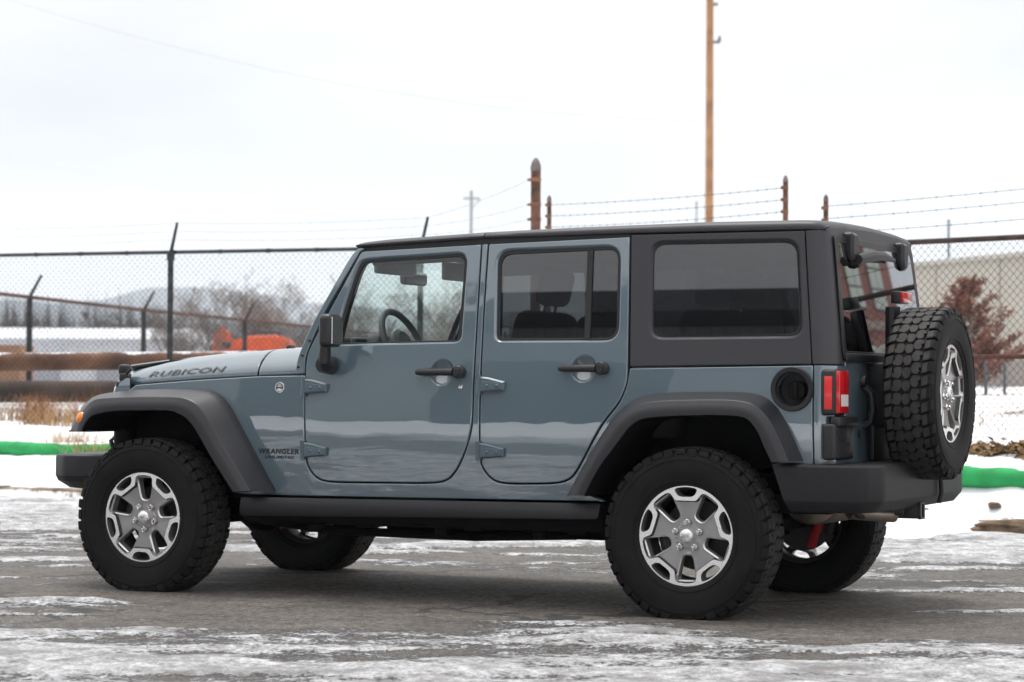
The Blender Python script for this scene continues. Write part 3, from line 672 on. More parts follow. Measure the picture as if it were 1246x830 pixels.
def scatter(n, x0, x1, s0, s1, seed, clump=None):
    R = random.Random(seed); out = []
    cs = [(R.uniform(x0, x1), R.uniform(s0, s1)) for _ in range(clump)] if clump else None
    for _ in range(n):
        if cs: cx, cs_ = R.choice(cs); x = cx+R.gauss(0, .10); s = cs_+R.gauss(0, .08)
        else: x = R.uniform(x0, x1); s = R.uniform(s0, s1)
        y = KERB(x)+s; out.append((x, y, gzp(x, y)-.02))
    return out
blades('dry_grass', scatter(1100, -13.6, -9.6, 3.6, 5.6, 1, 26), .14, .40, STRAW, 1, .7)
blades('red_grass', scatter(900, -13.6, -10.8, 4.6, 6.6, 2, 12), .18, .42, REDG, 2, .6)
blades('dry_grass', scatter(320, -8.75, -7.75, 1.0, 1.35, 3, 4), .18, .36, STRAW, 3, 1.5, .005)
blades('dry_grass', scatter(200, -13, 4, 4.0, 5.0, 5, 40), .12, .35, STRAW, 5, .8, .004)
blades('weed_stems', scatter(46, .15, .75, .02, .5, 6, 6), .08, .24, mat('weed_stem', (.12, .10, .075), .9), 6, .5, .003)
blades('weed_stems', scatter(90, -9.5, -7, .2, .9, 7, 8), .04, .10, mat('bank_stubble', (.33, .25, .15), .9), 7, 1.2, .004)
R_ = random.Random(4); V = []; F = []
for _ in range(2600):
    x = R_.uniform(-1.6, 3.5); s = 1.9+R_.gauss(0, .11); y = KERB(x)+s; z = gzp(x, y)+abs(R_.gauss(0, .035))+.01; a = R_.uniform(0, 6.28); w_ = R_.uniform(.018, .042); o = len(V)
    n_ = Vector((R_.gauss(0, .6), R_.gauss(0, .6), 1)).normalized(); t1 = n_.orthogonal().normalized(); t1.rotate(Matrix.Rotation(a, 3, n_)); t2 = n_.cross(t1); c = Vector((x, y, z))
    V += [c-t1*w_*1.4, c-t2*w_*.7+n_*w_*.4, c+t1*w_*1.3, c+t2*w_*.7+n_*w_*.4]; F += [(o, o+1, o+2), (o, o+2, o+3)]
tag(link('leaf_litter', mesh('leaf_litter', V, F, mat('dead_leaves', (.22, .135, .060), .85, vary=.6, vscale=7), smooth=False)), kind='stuff')

# --- trees
BARK = mat('bare_bark', (.21, .175, .155), .9, vary=.3, vscale=3)
def bare_tree(hgt, seed, spread=.5):
    R = random.Random(seed); tr = MB(); cr_ = MB()
    def limb(p, d, ln, r, lev):
        n = 4; pts = [p]; q = d.copy()
        for i in range(n):
            q = (q+Vector((R.gauss(0, .10), R.gauss(0, .10), R.gauss(.06, .06)))).normalized(); pts.append(pts[-1]+q*ln/n)
        rad = [max(.010, r*(1-.6*i/n)) for i in range(n+1)]
        (tr if lev == 0 else cr_).tube(pts, rad, 6 if lev < 2 else 3, cap=lev < 2)
        if lev >= 4: return
        for _ in range([11, 6, 4, 3][lev]):
            t = R.uniform(.35 if lev == 0 else .2, 1); i = min(n-1, int(t*n)); b = pts[i].lerp(pts[i+1], t*n-i)
            side = Vector((R.gauss(0, 1), R.gauss(0, 1), R.uniform(.0, .8))).normalized(); nd = (q*(1-spread)+side*spread*1.3).normalized()
            limb(b, nd, ln*R.uniform(.42, .62), r*.45*(1-.4*t), lev+1)
    limb(Vector((0, 0, -.2)), Vector((0, 0, 1)), hgt*.62, hgt*.018, 0)
    return tr.mesh('trunk', BARK), cr_.mesh('crown', BARK)
kinds = [bare_tree(6.5, 3), bare_tree(6.5, 8, .62), bare_tree(6.5, 15, .42), bare_tree(6.5, 21, .7)]
tl = [(-15.98, 105, .78, 'short bare tree just left of the tall fence post'), (-16.90, 120, .95, 'bare grey tree right of the tall fence post'), (-12.96, 98, .80, 'bushy bare tree left of the orange excavator'), (-13.41, 112, 1.12, 'tallest bare tree, rising behind the orange excavator'), (-12.66, 118, .98, 'bare tree rising over the cab of the orange excavator'), (-12.65, 130, 1.02, 'bare tree behind the right end of the orange excavator'), (-9.08, 104, .70, 'low bare tree beside the windscreen pillar'), (-22.04, 135, .70, 'small bare tree over the right end of the white warehouse'),
      (-5.87, 90, .78, 'bare tree seen through the driver window, left side'), (-3.53, 84, .80, 'bare tree seen through the driver window behind the steering wheel'), (-2.33, 92, .78, 'bare tree seen at the right edge of the driver window')]
for i, (ux, D, sc, lab) in enumerate(tl):
    c = world(ux, D, .9); k = thing('bare_tree', lab, 'tree', c, 'bare trees behind the fences', rotz=i*1.9); k.scale = (sc*.92, sc*.92, sc*.86)
    a, b = kinds[i % 4]; link('trunk', a, k); link('crown', b, k)
# far wood
R_ = random.Random(12); m = MB()
for i in range(800):
    D = R_.uniform(300, 380); ux = D*R_.uniform(-.279, .0275); hh = R_.uniform(8, 13.5)*(1 if ux < -.147*D else .8); c = world(ux, D, .5); a = R_.uniform(0, 3.14)
    for k in range(2):
        d = Vector((math.cos(a+k*1.57), math.sin(a+k*1.57), 0)); 
        for j in range(7):
            t = .25+.12*j; w_ = hh*.20*math.sin(math.pi*min(1, t))+.3; e = d*R_.uniform(-w_, w_); m.add([c+Vector((0, 0, hh*t*.6)), c+Vector((.12, .12, hh*t*.6)), c+e+Vector((0, 0, hh*(t+.12)))], [(0, 1, 2)])
    m.tube([c, c+Vector((0, 0, hh*.9))], [.16, .03], 3, cap=False)
    for j in range(16):
        p = c+Vector((R_.gauss(0, hh*.12), R_.gauss(0, hh*.12), hh*R_.uniform(.1, .8))); s_ = R_.uniform(.25, .6); m.add([p+Vector((R_.gauss(0, s_), R_.gauss(0, s_), R_.gauss(0, s_))) for _ in range(3)], [(0, 1, 2)])
tag(m.build('far_wood', mat('winter_wood', (.095, .075, .070), .95), auto=None), kind='stuff')
# brown conifer on the right
k = thing('brown_conifer', 'reddish-brown winter conifer in front of the beige wall at the right', 'tree', (-3.03, 21.0, gzp(-3.03, 21.0)-.05))
R_ = random.Random(5); tr = MB(); fo = MB(); H_ = 1.58
tr.tube([(0, 0, -.1), (.02, 0, H_*.5), (0, .01, H_*.95)], [.05, .032, .008], 8)
for i in range(135):
    t = R_.uniform(.05, .97); a = R_.uniform(0, 6.28); ln = (.98*(1-t)**.7+.10)*R_.uniform(.5, 1.1); p = Vector((0, 0, H_*t)); up_ = R_.uniform(.15, .6); d = Vector((math.cos(a), math.sin(a), up_)).normalized(); n = 7; pts = [p]
    for j in range(n): d = (d+Vector((R_.gauss(0, .08), R_.gauss(0, .08), .05))).normalized(); pts.append(pts[-1]+d*ln/n)
    tr.tube(pts, [.010*(1-.8*j/n) for j in range(n+1)], 4, cap=False)
    for j in range(int(70*ln)+14):
        u_ = R_.uniform(.30, 1.05); q = min(n-1, int(u_*n)); b = pts[q].lerp(pts[q+1], min(1, u_*n-q)); o = Vector((R_.gauss(0, 1), R_.gauss(0, 1), R_.gauss(.35, .8))).normalized(); l_ = R_.uniform(.04, .10); s_ = o.orthogonal().normalized()*R_.uniform(.007, .016)
        fo.add([b-s_*.5, b+o*l_*.5+s_, b+o*l_, b+o*l_*.5-s_], [(0, 1, 2, 3)])
tr.build('trunk', BARK, k); fo.build('crown', mat('bronzed_foliage', (.185, .074, .050), .9, vary=.45, vscale=5), k, auto=None)

# --- buildings
def wallmat(name, base, rib=0., horizontal=False, vary=.10):
    m = mat(name, base, .75, vary=vary, vscale=.6); 
    if rib:
        t = m.node_tree; p = t.nodes['Principled BSDF']; c = t.nodes.new('ShaderNodeTexCoord'); wv = t.nodes.new('ShaderNodeTexWave'); wv.inputs['Scale'].default_value = rib; wv.bands_direction = 'Z' if horizontal else 'X'; b = t.nodes.new('ShaderNodeBump'); b.inputs['Strength'].default_value = .8; b.inputs['Distance'].default_value = .04
        t.links.new(c.outputs['Object'], wv.inputs['Vector']); t.links.new(wv.outputs['Fac'], b.inputs['Height']); t.links.new(b.outputs[0], p.inputs['Normal'])
    return m
SNOWY = mat('roof_snow', (.82, .83, .86), .8)
# white warehouse on the left
c = world(-25.8, 120, 0); wb = thing('white_warehouse', 'long low white warehouse with snow on its roof behind the left fence', 'building', c, rotz=-YAW)
WW = wallmat('white_cladding', (.66, .67, .70), 1.2)
m = MB(); m.box(-16, 8.2, 0, 14, .2, 3.65, .02); m.build('wall', WW, wb); m = MB(); m.add([(-16.4, -.4, 3.6), (8.6, -.4, 3.6), (8.6, 7, 4.35), (-16.4, 7, 4.35), (8.6, 14.4, 3.6), (-16.4, 14.4, 3.6)], [(0, 1, 2, 3), (3, 2, 4, 5), (0, 3, 5), (1, 4, 2)]); m.build('snowy_roof', SNOWY, wb)
for x in (-12, -7.5, -3, 1.5, 5): m = MB(); m.box(x-.8, x+.8, -.06, .02, .9, 2.9, .02); m.build('dock_door', wallmat('dock_door_grey', (.42, .43, .46), 2, True), wb)
k = tag(MB().box(-1.6, .62, 0, 2.4, 0, 1.72, .02).build('shipping_container', wallmat('orange_container', (.36, .19, .11), 4), None, loc=world(-17.7, 80, .8), rot=(0, 0, -YAW)), 'orange-brown container at the far left beyond the pipes', 'container')
# beige building on the right
d_ = Vector((.72, -.69, 0)); bb_ = thing('beige_building', 'long beige flat-roofed building behind the fence at the right', 'building', (-11.57, 47.92, 0), rotz=math.atan2(-.69, .72))
m = MB(); m.box(-7, 26, 0, 12, 1.75, 4.32, .02); m.build('wall', wallmat('beige_render', (.40, .37, .315), 0, vary=.05), bb_); m = MB(); m.box(-7.05, 26, -.10, 12, .7, 1.76, .02); m.build('block_base', wallmat('grey_block', (.24, .21, .19), 0, vary=.2), bb_)
m = MB(); m.box(-7.1, 26.1, -.12, 12, 4.30, 4.42, .02); m.build('parapet_cap', wallmat('cap_flashing', (.40, .38, .34)), bb_)
for x in np.arange(-5, 26, 3.0): m = MB(); m.box(x-.03, x+.03, -.03, .02, 1.8, 4.28, .005); m.build('panel_joint', wallmat('joint', (.36, .33, .29)), bb_)
for ux, lab in ((5.55, 'thin grey bollard pole behind the right fence, left of the pair'), (5.77, 'thin grey bollard pole behind the right fence, right of the pair')):
    p = world(ux, 27); m = MB(); z0 = gzp(p.x, p.y); m.tube([(p.x, p.y, z0-.2), (p.x, p.y, 1.36)], .019, 10); m.lathe([(.021, 0), (.021, .02), (.0001, .03)], Matrix.Translation((p.x, p.y, 1.36)), 10); tag(m.build('bollard_pole', mat('blue_grey_pole', (.11, .125, .14), .5, .4)), lab, 'pole', 'poles behind the right fence')
p = world(14.2, 75); m = MB(); m.tube([(p.x, p.y, 1), (p.x, p.y, 6.6)], [.055, .04], 10); m.lathe([(.05, 0), (.06, .05), (.0001, .12)], Matrix.Translation((p.x, p.y, 6.58)), 10)
for z in (5.2, 5.9): m.box(p.x-.1, p.x+.1, p.y-.06, p.y+.06, z, z+.12, .01)
tag(m.build('mast', mat('blue_grey_mast', (.16, .21, .25), .5, .4)), 'thin blue-grey mast standing behind the beige building', 'mast')
# poles and overhead wires
WOOD = mat('brown_pole_wood', (.36, .185, .085), .85, bump=.5, bscale=20, vary=.35, vscale=1.5)
p = world(7.256, 85); up_ = thing('utility_pole', 'tall brown wooden utility pole rising above the rear of the vehicle', 'utility pole', (p.x, p.y, 0), 'utility poles')
m = MB(); m.tube([(0, 0, .5), (0, 0, 8), (0, 0, 18)], [.17, .15, .125], 16); m.build('pole', WOOD, up_); m = MB(); m.box(-1.2, 1.2, -.06, .06, 16.9, 17.1, .01); m.build('crossarm', WOOD, up_, rot=(0, 0, -YAW))
for x in (-1.05, -.5, .5, 1.05): m = MB(); m.lathe([(.02, 0), (.05, .04), (.06, .10), (.04, .14), (.055, .18), (.0001, .24)], Matrix.Translation((x*R2[0], x*R2[1], 17.1)), 12); m.build('insulator', M['cabinlt'], up_)
m = MB(); m.box(.1, .38, -.05, .05, 13.9, 14.0, .01); m.lathe([(.05, 0), (.07, .1), (.0001, .25)], Matrix.Translation((.36, 0, 13.98)), 10); m.box(.1, .30, -.05, .05, 15.3, 15.4, .01); m.build('bracket', M['cabinlt'], up_, rot=(0, 0, -YAW))
p = world(-3.6, 200); dp = thing('utility_pole', 'distant grey utility pole with two crossarms left of the thick rusty gate post', 'utility pole', (p.x, p.y, 0), 'utility poles', rotz=.5)
GREYP = mat('grey_pole', (.28, .275, .27), .8)
m = MB(); m.tube([(0, 0, .5), (0, 0, 18.4)], [.17, .13], 10); m.build('pole', GREYP, dp)
for z, w_ in ((17.7, .7), (14.4, .9)): m = MB(); m.box(-w_, w_, -.08, .08, z-.09, z+.09, .01); m.tube([(0, 0, z-1), (.8, 0, z)], .04, 6); m.build('crossarm', GREYP, dp)
p = world(11.98, 150); m = MB(); m.tube([(p.x, p.y, .5), (p.x, p.y, 13.3)], [.10, .06], 8); m.lathe([(.07, 0), (.10, .1), (.0001, .3)], Matrix.Translation((p.x, p.y, 13.2)), 8); tag(m.build('light_pole', GREYP), 'thin far pole just left of the tall wooden utility pole', 'pole')
def wire(label, pts, r, name='overhead_wire'):
    P = [world(ux, D, z) for ux, D, z in pts]; out = []
    for i in range(len(P)-1):
        p0, p1, p2, p3 = P[max(i-1, 0)], P[i], P[i+1], P[min(i+2, len(P)-1)]
        for k in range(6): a = k/6; out.append(.5*((2*p1)+(p2-p0)*a+(2*p0-5*p1+4*p2-p3)*a*a+(3*p1-p0-3*p2+p3)*a**3))
    m = MB(); m.tube(out+[P[-1]], r, 6); return tag(m.build(name, mat_wire), label, 'wire', 'overhead wires')
mat_wire = mat('grey_cable', (.55, .55, .56), .6)
wire('overhead wire sagging from the top left corner to the wooden utility pole', [(-19.74, 60, 13.22), (-16.49, 64, 12.60), (-13.42, 70, 12.26), (-9.84, 74, 11.77), (-6.12, 77, 11.33), (-0.66, 81, 11.00), (3.50, 84, 11.04), (7.24, 85, 11.00)], .011)
wire('overhead wire slanting down to the right from the wooden utility pole', [(7.36, 85, 16.09), (8.97, 82, 13.57), (11.87, 78, 9.51), (14.20, 75, 6.35)], .009)
wire('faint low overhead wire at the left above the tall fence', [(-44.00, 150, 17.46), (-35.53, 160, 17.02), (-25.93, 172, 16.32), (-14.78, 186, 16.24), (-3.64, 200, 16.95)], .012)

# --- orange excavator
p = world(-12.66, 110, .9); ex = thing('excavator', 'orange tracked excavator with lowered boom behind the left fence', 'excavator', p, rotz=-YAW)
OR = mat('orange_machine_paint', (.80, .115, .030), .45, vary=.15, vscale=2)
m = MB()
m.prism([(0.00, .95), (2.23, .95), (2.23, 2.24), (1.88, 2.59), (1.49, 2.71), (0.08, 2.67)], Matrix.Translation((0, 1.9, 0)) @ SIDE, 0, 2.4, .08); m.build('body', OR, ex)
m = MB(); m.box(0.47, 1.41, -.35, .2, 2.08, 2.43, .05); m.build('window', M['black'], ex)
m = MB(); m.tube([(0.31, -.3, 2.67), (0.43, -.3, 2.86), (1.49, -.3, 2.83), (1.69, -.3, 2.63)], .05, 8); m.build('handrail', M['black'], ex)
m = MB()
for y in (-.5, 1.4): m.prism([(-1.2, .1), (2.4, .1), (2.8, .45), (2.4, .85), (-1.2, .85), (-1.6, .45)], Matrix.Translation((.2, y+.5, 0)) @ SIDE, 0, .5, .05)
m.build('track', M['under'], ex)
m = MB(); m.prism([(0.12, 2.08), (0.12, 2.55), (-0.59, 2.51), (-1.10, 3.10), (-1.41, 3.10), (-1.69, 1.85), (-1.61, 1.06), (-1.33, 1.06), (-1.25, 1.92), (-0.71, 1.96)], Matrix.Translation((0, .3, 0)) @ SIDE, 0, .5, .05); m.build('boom', OR, ex)
m = MB(); m.prism([(-1.96, 0.12), (-1.10, 0.12), (-1.02, 0.98), (-1.73, 1.14)], Matrix.Translation((0, .5, 0)) @ SIDE, 0, .9, .05); m.build('bucket', M['under'], ex)
m = MB(); m.tube([(-1.18, .05-.3, 2.24), (-0.74, .05-.3, 2.20)], .16, 12); m.tube([(-1.18, -.1, 2.86), (-0.08, -.1, 2.32)], .07, 8); m.build('hydraulic_ram', M['black'], ex)

# --- buildings across the lot (behind the camera, seen in the paint and glass)
gw = thing('grey_warehouse', 'grey ribbed metal warehouse across the lot with dark eave', 'building', (0, -20.5, 0))
m = MB(); m.box(-48, 8, -14, 0, 0, 7.0, .02); m.build('wall', wallmat('grey_metal_siding', (.29, .295, .305), 1.5), gw)
m = MB(); m.add([(-48.6, .7, 6.9), (8.6, .7, 6.9), (8.6, -7, 8.6), (-48.6, -7, 8.6), (8.6, -14.6, 6.9), (-48.6, -14.6, 6.9), (-48.6, .7, 6.6), (8.6, .7, 6.6), (8.6, 0, 6.55), (-48.6, 0, 6.55)], [(0, 1, 2, 3), (3, 2, 4, 5), (6, 7, 1, 0), (9, 8, 7, 6)]); m.build('roof', mat('dark_roof_metal', (.09, .09, .10), .5), gw)
for x, w_, h0, h1 in ((-33, 2.2, 0, 4.5), (-20, 2.4, 0, 5.2), (-8.5, 1.7, 0, 5.9), (2.5, 1.6, 1.0, 3)): m = MB(); m.box(x-w_, x+w_, -.05, .06, h0, h1, .02); m.build('door', mat('dark_door', (.035, .034, .036), .5), gw)
# ploughed snow along the foot of the warehouse
bx = np.arange(-60, 30, .4); by = np.linspace(-20.4, -13.2, 26); BX, BY = np.meshgrid(bx, by); t_ = (BY+20.4)/7.2
BZ = (.35+.95*fbm(BX*.22, BY*.1, 71, 4))*np.sin(math.pi*np.clip(t_*.8+.2, 0, 1))**.8*(.75+.5*fbm(BX*.9, BY*.9, 73, 4))*np.clip(t_*9, 0, 1)-.03
tag(grid_mesh('ploughed_snow', BX, BY, BZ, snow_material(), {'soil': np.full(BX.shape, .12)}), kind='structure')
bk = thing('brick_building', 'red-brown brick factory with tall windows far beyond the fence, out to the right', 'building', (22, 46, 0))
bm_ = bpy.data.materials.new('red_brick'); bm_.use_nodes = True; t = bm_.node_tree; c = t.nodes.new('ShaderNodeTexCoord'); br = t.nodes.new('ShaderNodeTexBrick'); br.inputs['Color1'].default_value = (.24, .070, .045, 1); br.inputs['Color2'].default_value = (.18, .052, .036, 1); br.inputs['Mortar'].default_value = (.22, .17, .15, 1); br.inputs['Scale'].default_value = 4
sp_ = t.nodes.new('ShaderNodeSeparateXYZ'); ad_ = t.nodes.new('ShaderNodeMath'); cb_ = t.nodes.new('ShaderNodeCombineXYZ'); t.links.new(c.outputs['Object'], sp_.inputs[0]); t.links.new(sp_.outputs[0], ad_.inputs[0]); t.links.new(sp_.outputs[1], ad_.inputs[1]); t.links.new(ad_.outputs[0], cb_.inputs[0]); t.links.new(sp_.outputs[2], cb_.inputs[1]); t.links.new(cb_.outputs[0], br.inputs['Vector'])
t.links.new(br.outputs['Color'], t.nodes['Principled BSDF'].inputs['Base Color']); t.nodes['Principled BSDF'].inputs['Roughness'].default_value = .9
m = MB(); m.box(0, 36, 0, 25.0, 0, 14, .02); m.build('wall', bm_, bk)
WINM = mat('pale_window_blind', (.42, .46, .40), .35); FRM = mat('window_frame_dark', (.07, .065, .06), .6)
def brick_window(along, z0, z1, west):
    Mw = Matrix(((0, -1, 0, 0), (1, 0, 0, 0), (0, 0, 1, 0), (0, 0, 0, 1))) if west else Matrix.Identity(4)
    Mw = Matrix.Translation((0, along, 0)) @ Matrix(((0, 1, 0, 0), (1, 0, 0, 0), (0, 0, 1, 0), (0, 0, 0, 1))) if west else Matrix.Translation((along, 0, 0))
    m = MB(); m.box(0, 1.6, -.04, .02, z0, z1, .01, M=Mw); w1 = m.build('window', FRM, bk); m = MB()
    for a_ in range(2):
        for b_ in range(3): m.box(.06+a_*.77, .77+a_*.77, -.055, -.03, z0+.08+b_*(z1-z0-.1)/3, z0+(b_+1)*(z1-z0-.1)/3, .004, M=Mw)
    m.build('pane', WINM, w1)
for i in range(9):
    for z0, z1 in ((1.6, 3.8), (5.0, 7.4), (8.6, 11.0)): brick_window(.9+i*2.65, z0, z1, True)
for i in range(6):
    for z0, z1 in ((5.0, 7.4), (8.6, 11.0)): brick_window(1.5+i*5.4, z0, z1, False)
for z in (4.3, 7.9, 13.2): m = MB(); m.box(-.08, 36, -.08, 25.0, z, z+.30, .01); m.build('string_course', mat('brick_band', (.26, .20, .17), .9), bk)
WD_ = 0

# --- haze: the winter air that fades the far hills
hb = MB(); hb.box(-4300, 3300, -420, 4500, -2.2, 300, 0); hz_ = hb.build('haze', None, smooth=False); hz_.data.materials.clear()
hm = bpy.data.materials.new('haze'); hm.use_nodes = True; t = hm.node_tree; t.nodes.clear(); pv = t.nodes.new('ShaderNodeVolumePrincipled'); o_ = t.nodes.new('ShaderNodeOutputMaterial')
pv.inputs['Color'].default_value = (.84, .92, 1, 1); pv.inputs['Density'].default_value = 1.2e-4; pv.inputs['Anisotropy'].default_value = 0; t.links.new(pv.outputs[0], o_.inputs['Volume']); hz_.data.materials.append(hm); tag(hz_, kind='stuff')

# ------------------------------------------------------------------ measured outlines of the vehicle (metres)
T = {}
T['front_door'] = [(-0.3069, 1.6995, 0.02), (0.3492, 1.7187, 0.004), (0.3493, 0.9119), (0.3413, 0.8281), (0.3074, 0.7262), (0.2611, 0.6412), (0.2104, 0.5911), (0.1298, 0.5771), (-0.4308, 0.5699), (-0.5025, 0.5816), (-0.5472, 0.6252), (-0.5705, 0.6773), (-0.583, 1.1708), (-0.5639, 1.2275)]
T['front_glass'] = [(-0.4061, 1.2532, 0.01), (-0.3753, 1.4005, 0.1), (-0.3065, 1.6305, 0.08), (-0.2683, 1.6459, 0.03), (0.2621, 1.6659, 0.05), (0.2488, 1.2628, 0.02)]
T['front_recess'] = [(-0.4284, 1.2392, 0.01), (-0.4027, 1.3927, 0.1), (-0.326, 1.643, 0.08), (-0.2835, 1.6645, 0.05), (0.2807, 1.6866, 0.06), (0.274, 1.2501, 0.04)]
T['rear_door'] = [(0.3923, 1.7197, 0.01), (1.1209, 1.7361, 0.004), (1.1446, 1.1003), (1.1385, 1.0436), (1.1057, 0.9679), (1.0245, 0.8779), (0.9706, 0.7884), (0.8886, 0.6461), (0.8495, 0.6089), (0.7856, 0.5902), (0.5161, 0.583), (0.4519, 0.6003), (0.4081, 0.648), (0.3907, 0.6945), (0.3917, 0.9123), (0.3881, 1.4556)]
T['rear_glass'] = [(0.4711, 1.2687, 0.03), (0.4554, 1.669, 0.06), (1.0596, 1.6818, 0.05), (1.0738, 1.2693, 0.06)]
T['rear_recess'] = [(0.4512, 1.2532, 0.04), (0.4321, 1.6931, 0.08), (1.0793, 1.7017, 0.08), (1.0933, 1.2521, 0.08)]
T['body_side'] = [(-1.0254, 0.4982, 0.004), (-0.9255, 0.4928, 0.02), (1.0245, 0.5099, 0.004), (0.947, 0.5404, 0.004), (1.019, 0.6943), (1.1319, 0.8435), (1.2293, 0.9274), (1.4268, 0.9515), (1.6727, 0.9497), (1.7904, 0.8993), (1.8599, 0.7536), (1.8782, 0.688, 0.004), (2.0411, 0.7002, 0.004), (2.0347, 1.1396, 0.004), (1.1557, 1.1261, 0.004), (1.1498, 1.0928), (1.1443, 1.0437), (1.1116, 0.9641), (1.0303, 0.8741), (0.9764, 0.7847), (0.8943, 0.6424), (0.8535, 0.6033), (0.7853, 0.5837), (0.5136, 0.5764), (0.4473, 0.5944), (0.4014, 0.644), (0.3846, 0.6943), (0.3856, 0.9123), (0.382, 1.4556), (0.3852, 1.7199, 0.004), (0.3563, 1.719, 0.004), (0.3559, 0.912), (0.3478, 0.8262), (0.314, 0.7243), (0.2671, 0.6374), (0.2146, 0.5853), (0.1317, 0.5709), (-0.4326, 0.563), (-0.5075, 0.5759), (-0.5546, 0.621), (-0.578, 0.6751), (-0.5839, 1.0904, 0.004), (-0.8786, 1.0852, 0.02), (-1.2837, 1.0656), (-1.6854, 1.0397, 0.004), (-1.7688, 0.9902, 0.004), (-1.7671, 0.9517), (-1.4549, 0.9582), (-1.3601, 0.9462), (-1.2818, 0.9009), (-1.173, 0.744)]
T['pillar'] = [(-0.6435, 1.0985, 0.005), (-0.6392, 1.1725), (-0.5824, 1.3029), (-0.5243, 1.4102), (-0.3637, 1.682), (-0.3245, 1.7182, 0.01), (-0.2919, 1.7154, 0.004), (-0.313, 1.6996, 0.004), (-0.4843, 1.422), (-0.5692, 1.2316), (-0.591, 1.1708), (-0.5854, 1.0985, 0.004)]
T['rocker'] = [(-0.9259, 0.4874, 0.01), (1.0242, 0.505, 0.01), (1.0195, 0.4277, 0.02), (-0.9357, 0.389, 0.02)]
T['quarter_glass'] = [(1.2602, 1.2766, 0.06), (1.2445, 1.6959, 0.06), (1.929, 1.6912, 0.06), (1.9657, 1.281, 0.06)]
T['quarter_recess'] = [(1.2426, 1.2609, 0.07), (1.2272, 1.7136, 0.07), (1.9457, 1.7075, 0.07), (1.9855, 1.2644, 0.07)]
T['hardtop_front'] = [(1.127, 1.7467), (1.1526, 1.1306)]
T['hardtop_seam'] = [(1.973, 1.7476), (2.0325, 1.1461)]
T['gutter'] = [(-0.3248, 1.721), (-0.2831, 1.7213), (0.3476, 1.7445), (0.3739, 1.7451), (1.1195, 1.7622), (1.973, 1.7476), (2.0749, 1.7431)]
T['rooftop'] = [(-0.3583, -0.66, 1.7345), (-0.2932, -0.66, 1.7472), (0.3414, -0.66, 1.7758), (0.8187, -0.66, 1.7858), (1.4776, -0.66, 1.7932), (1.9521, -0.66, 1.7895), (2.064, -0.66, 1.7772)]
T['ff_a'] = [(-1.9296, -0.88, 0.801), (-1.904, -0.86, 0.8844), (-1.8393, -0.82, 0.9719), (-1.7347, -0.78, 1.0017), (-1.5345, -0.76, 1.0166), (-1.3313, -0.75, 1.0192), (-1.1877, -0.755, 1.0145), (-1.1245, -0.76, 0.9978), (-1.0669, -0.765, 0.9588), (-1.0093, -0.77, 0.8933), (-0.942, -0.775, 0.7954), (-0.8555, -0.78, 0.6658), (-0.7616, -0.78, 0.5148)]
T['ff_b'] = [(-1.897, -0.9, 0.8017), (-1.8579, -0.905, 0.8717), (-1.7703, -0.91, 0.9564), (-1.6368, -0.915, 0.9732), (-1.4654, -0.915, 0.9792), (-1.3012, -0.915, 0.9802), (-1.2188, -0.915, 0.9757), (-1.1583, -0.915, 0.9564), (-1.114, -0.915, 0.924), (-1.0648, -0.915, 0.8673), (-1.0107, -0.915, 0.7823), (-0.9179, -0.915, 0.6579), (-0.8163, -0.915, 0.5209)]
T['ff_c'] = [(-1.8193, -0.935, 0.8031), (-1.7921, -0.935, 0.8495), (-1.7434, -0.935, 0.8864), (-1.6216, -0.935, 0.9075), (-1.4357, -0.935, 0.9132), (-1.2868, -0.935, 0.9124), (-1.2324, -0.935, 0.8985), (-1.193, -0.935, 0.8825), (-1.1486, -0.935, 0.8462), (-1.1042, -0.935, 0.7896), (-1.0304, -0.935, 0.6828), (-0.9596, -0.935, 0.5904), (-0.9012, -0.935, 0.5144)]
T['rf_a'] = [(0.8392, -0.785, 0.5341), (0.8978, -0.785, 0.6346), (0.9786, -0.785, 0.7677), (1.0589, -0.785, 0.8841), (1.1032, -0.785, 0.9338), (1.1569, -0.785, 0.9758), (1.2189, -0.785, 1.0025), (1.2982, -0.785, 1.015), (1.4204, -0.785, 1.0212), (1.537, -0.785, 1.0229), (1.6682, -0.785, 1.0224), (1.7535, -0.785, 1.0173), (1.812, -0.785, 1.0033), (1.8547, -0.785, 0.9757), (1.8965, -0.785, 0.9284), (1.9382, -0.785, 0.8531), (2.001, -0.785, 0.7137)]
T['rf_b'] = [(0.9122, -0.915, 0.5409), (0.9716, -0.915, 0.6476), (1.0512, -0.915, 0.7755), (1.1332, -0.915, 0.8824), (1.181, -0.915, 0.9239), (1.2295, -0.915, 0.9515), (1.2818, -0.915, 0.9664), (1.352, -0.915, 0.9765), (1.4725, -0.915, 0.9818), (1.5875, -0.915, 0.9844), (1.7003, -0.915, 0.9833), (1.7758, -0.915, 0.9728), (1.8217, -0.915, 0.9521), (1.859, -0.915, 0.9173), (1.8928, -0.915, 0.8702), (1.9258, -0.915, 0.8077), (1.9655, -0.915, 0.7164)]
T['rf_c'] = [(0.9931, -0.935, 0.5437), (1.0635, -0.935, 0.6665), (1.1336, -0.935, 0.7569), (1.178, -0.935, 0.8138), (1.2214, -0.935, 0.8627), (1.2648, -0.935, 0.8914), (1.2945, -0.935, 0.8991), (1.3426, -0.935, 0.9059), (1.4808, -0.935, 0.9138), (1.5956, -0.935, 0.9168), (1.7046, -0.935, 0.9152), (1.7549, -0.935, 0.9099), (1.7819, -0.935, 0.9003), (1.8089, -0.935, 0.8753), (1.8358, -0.935, 0.8357), (1.859, -0.935, 0.784), (1.8962, -0.935, 0.712)]
T['hood_seam'] = [(-1.7814, -0.5564, 1.045), (-1.5684, -0.5873, 1.0575), (-1.3428, -0.62, 1.0702), (-1.1221, -0.6521, 1.0814), (-0.9273, -0.6803, 1.0899)]
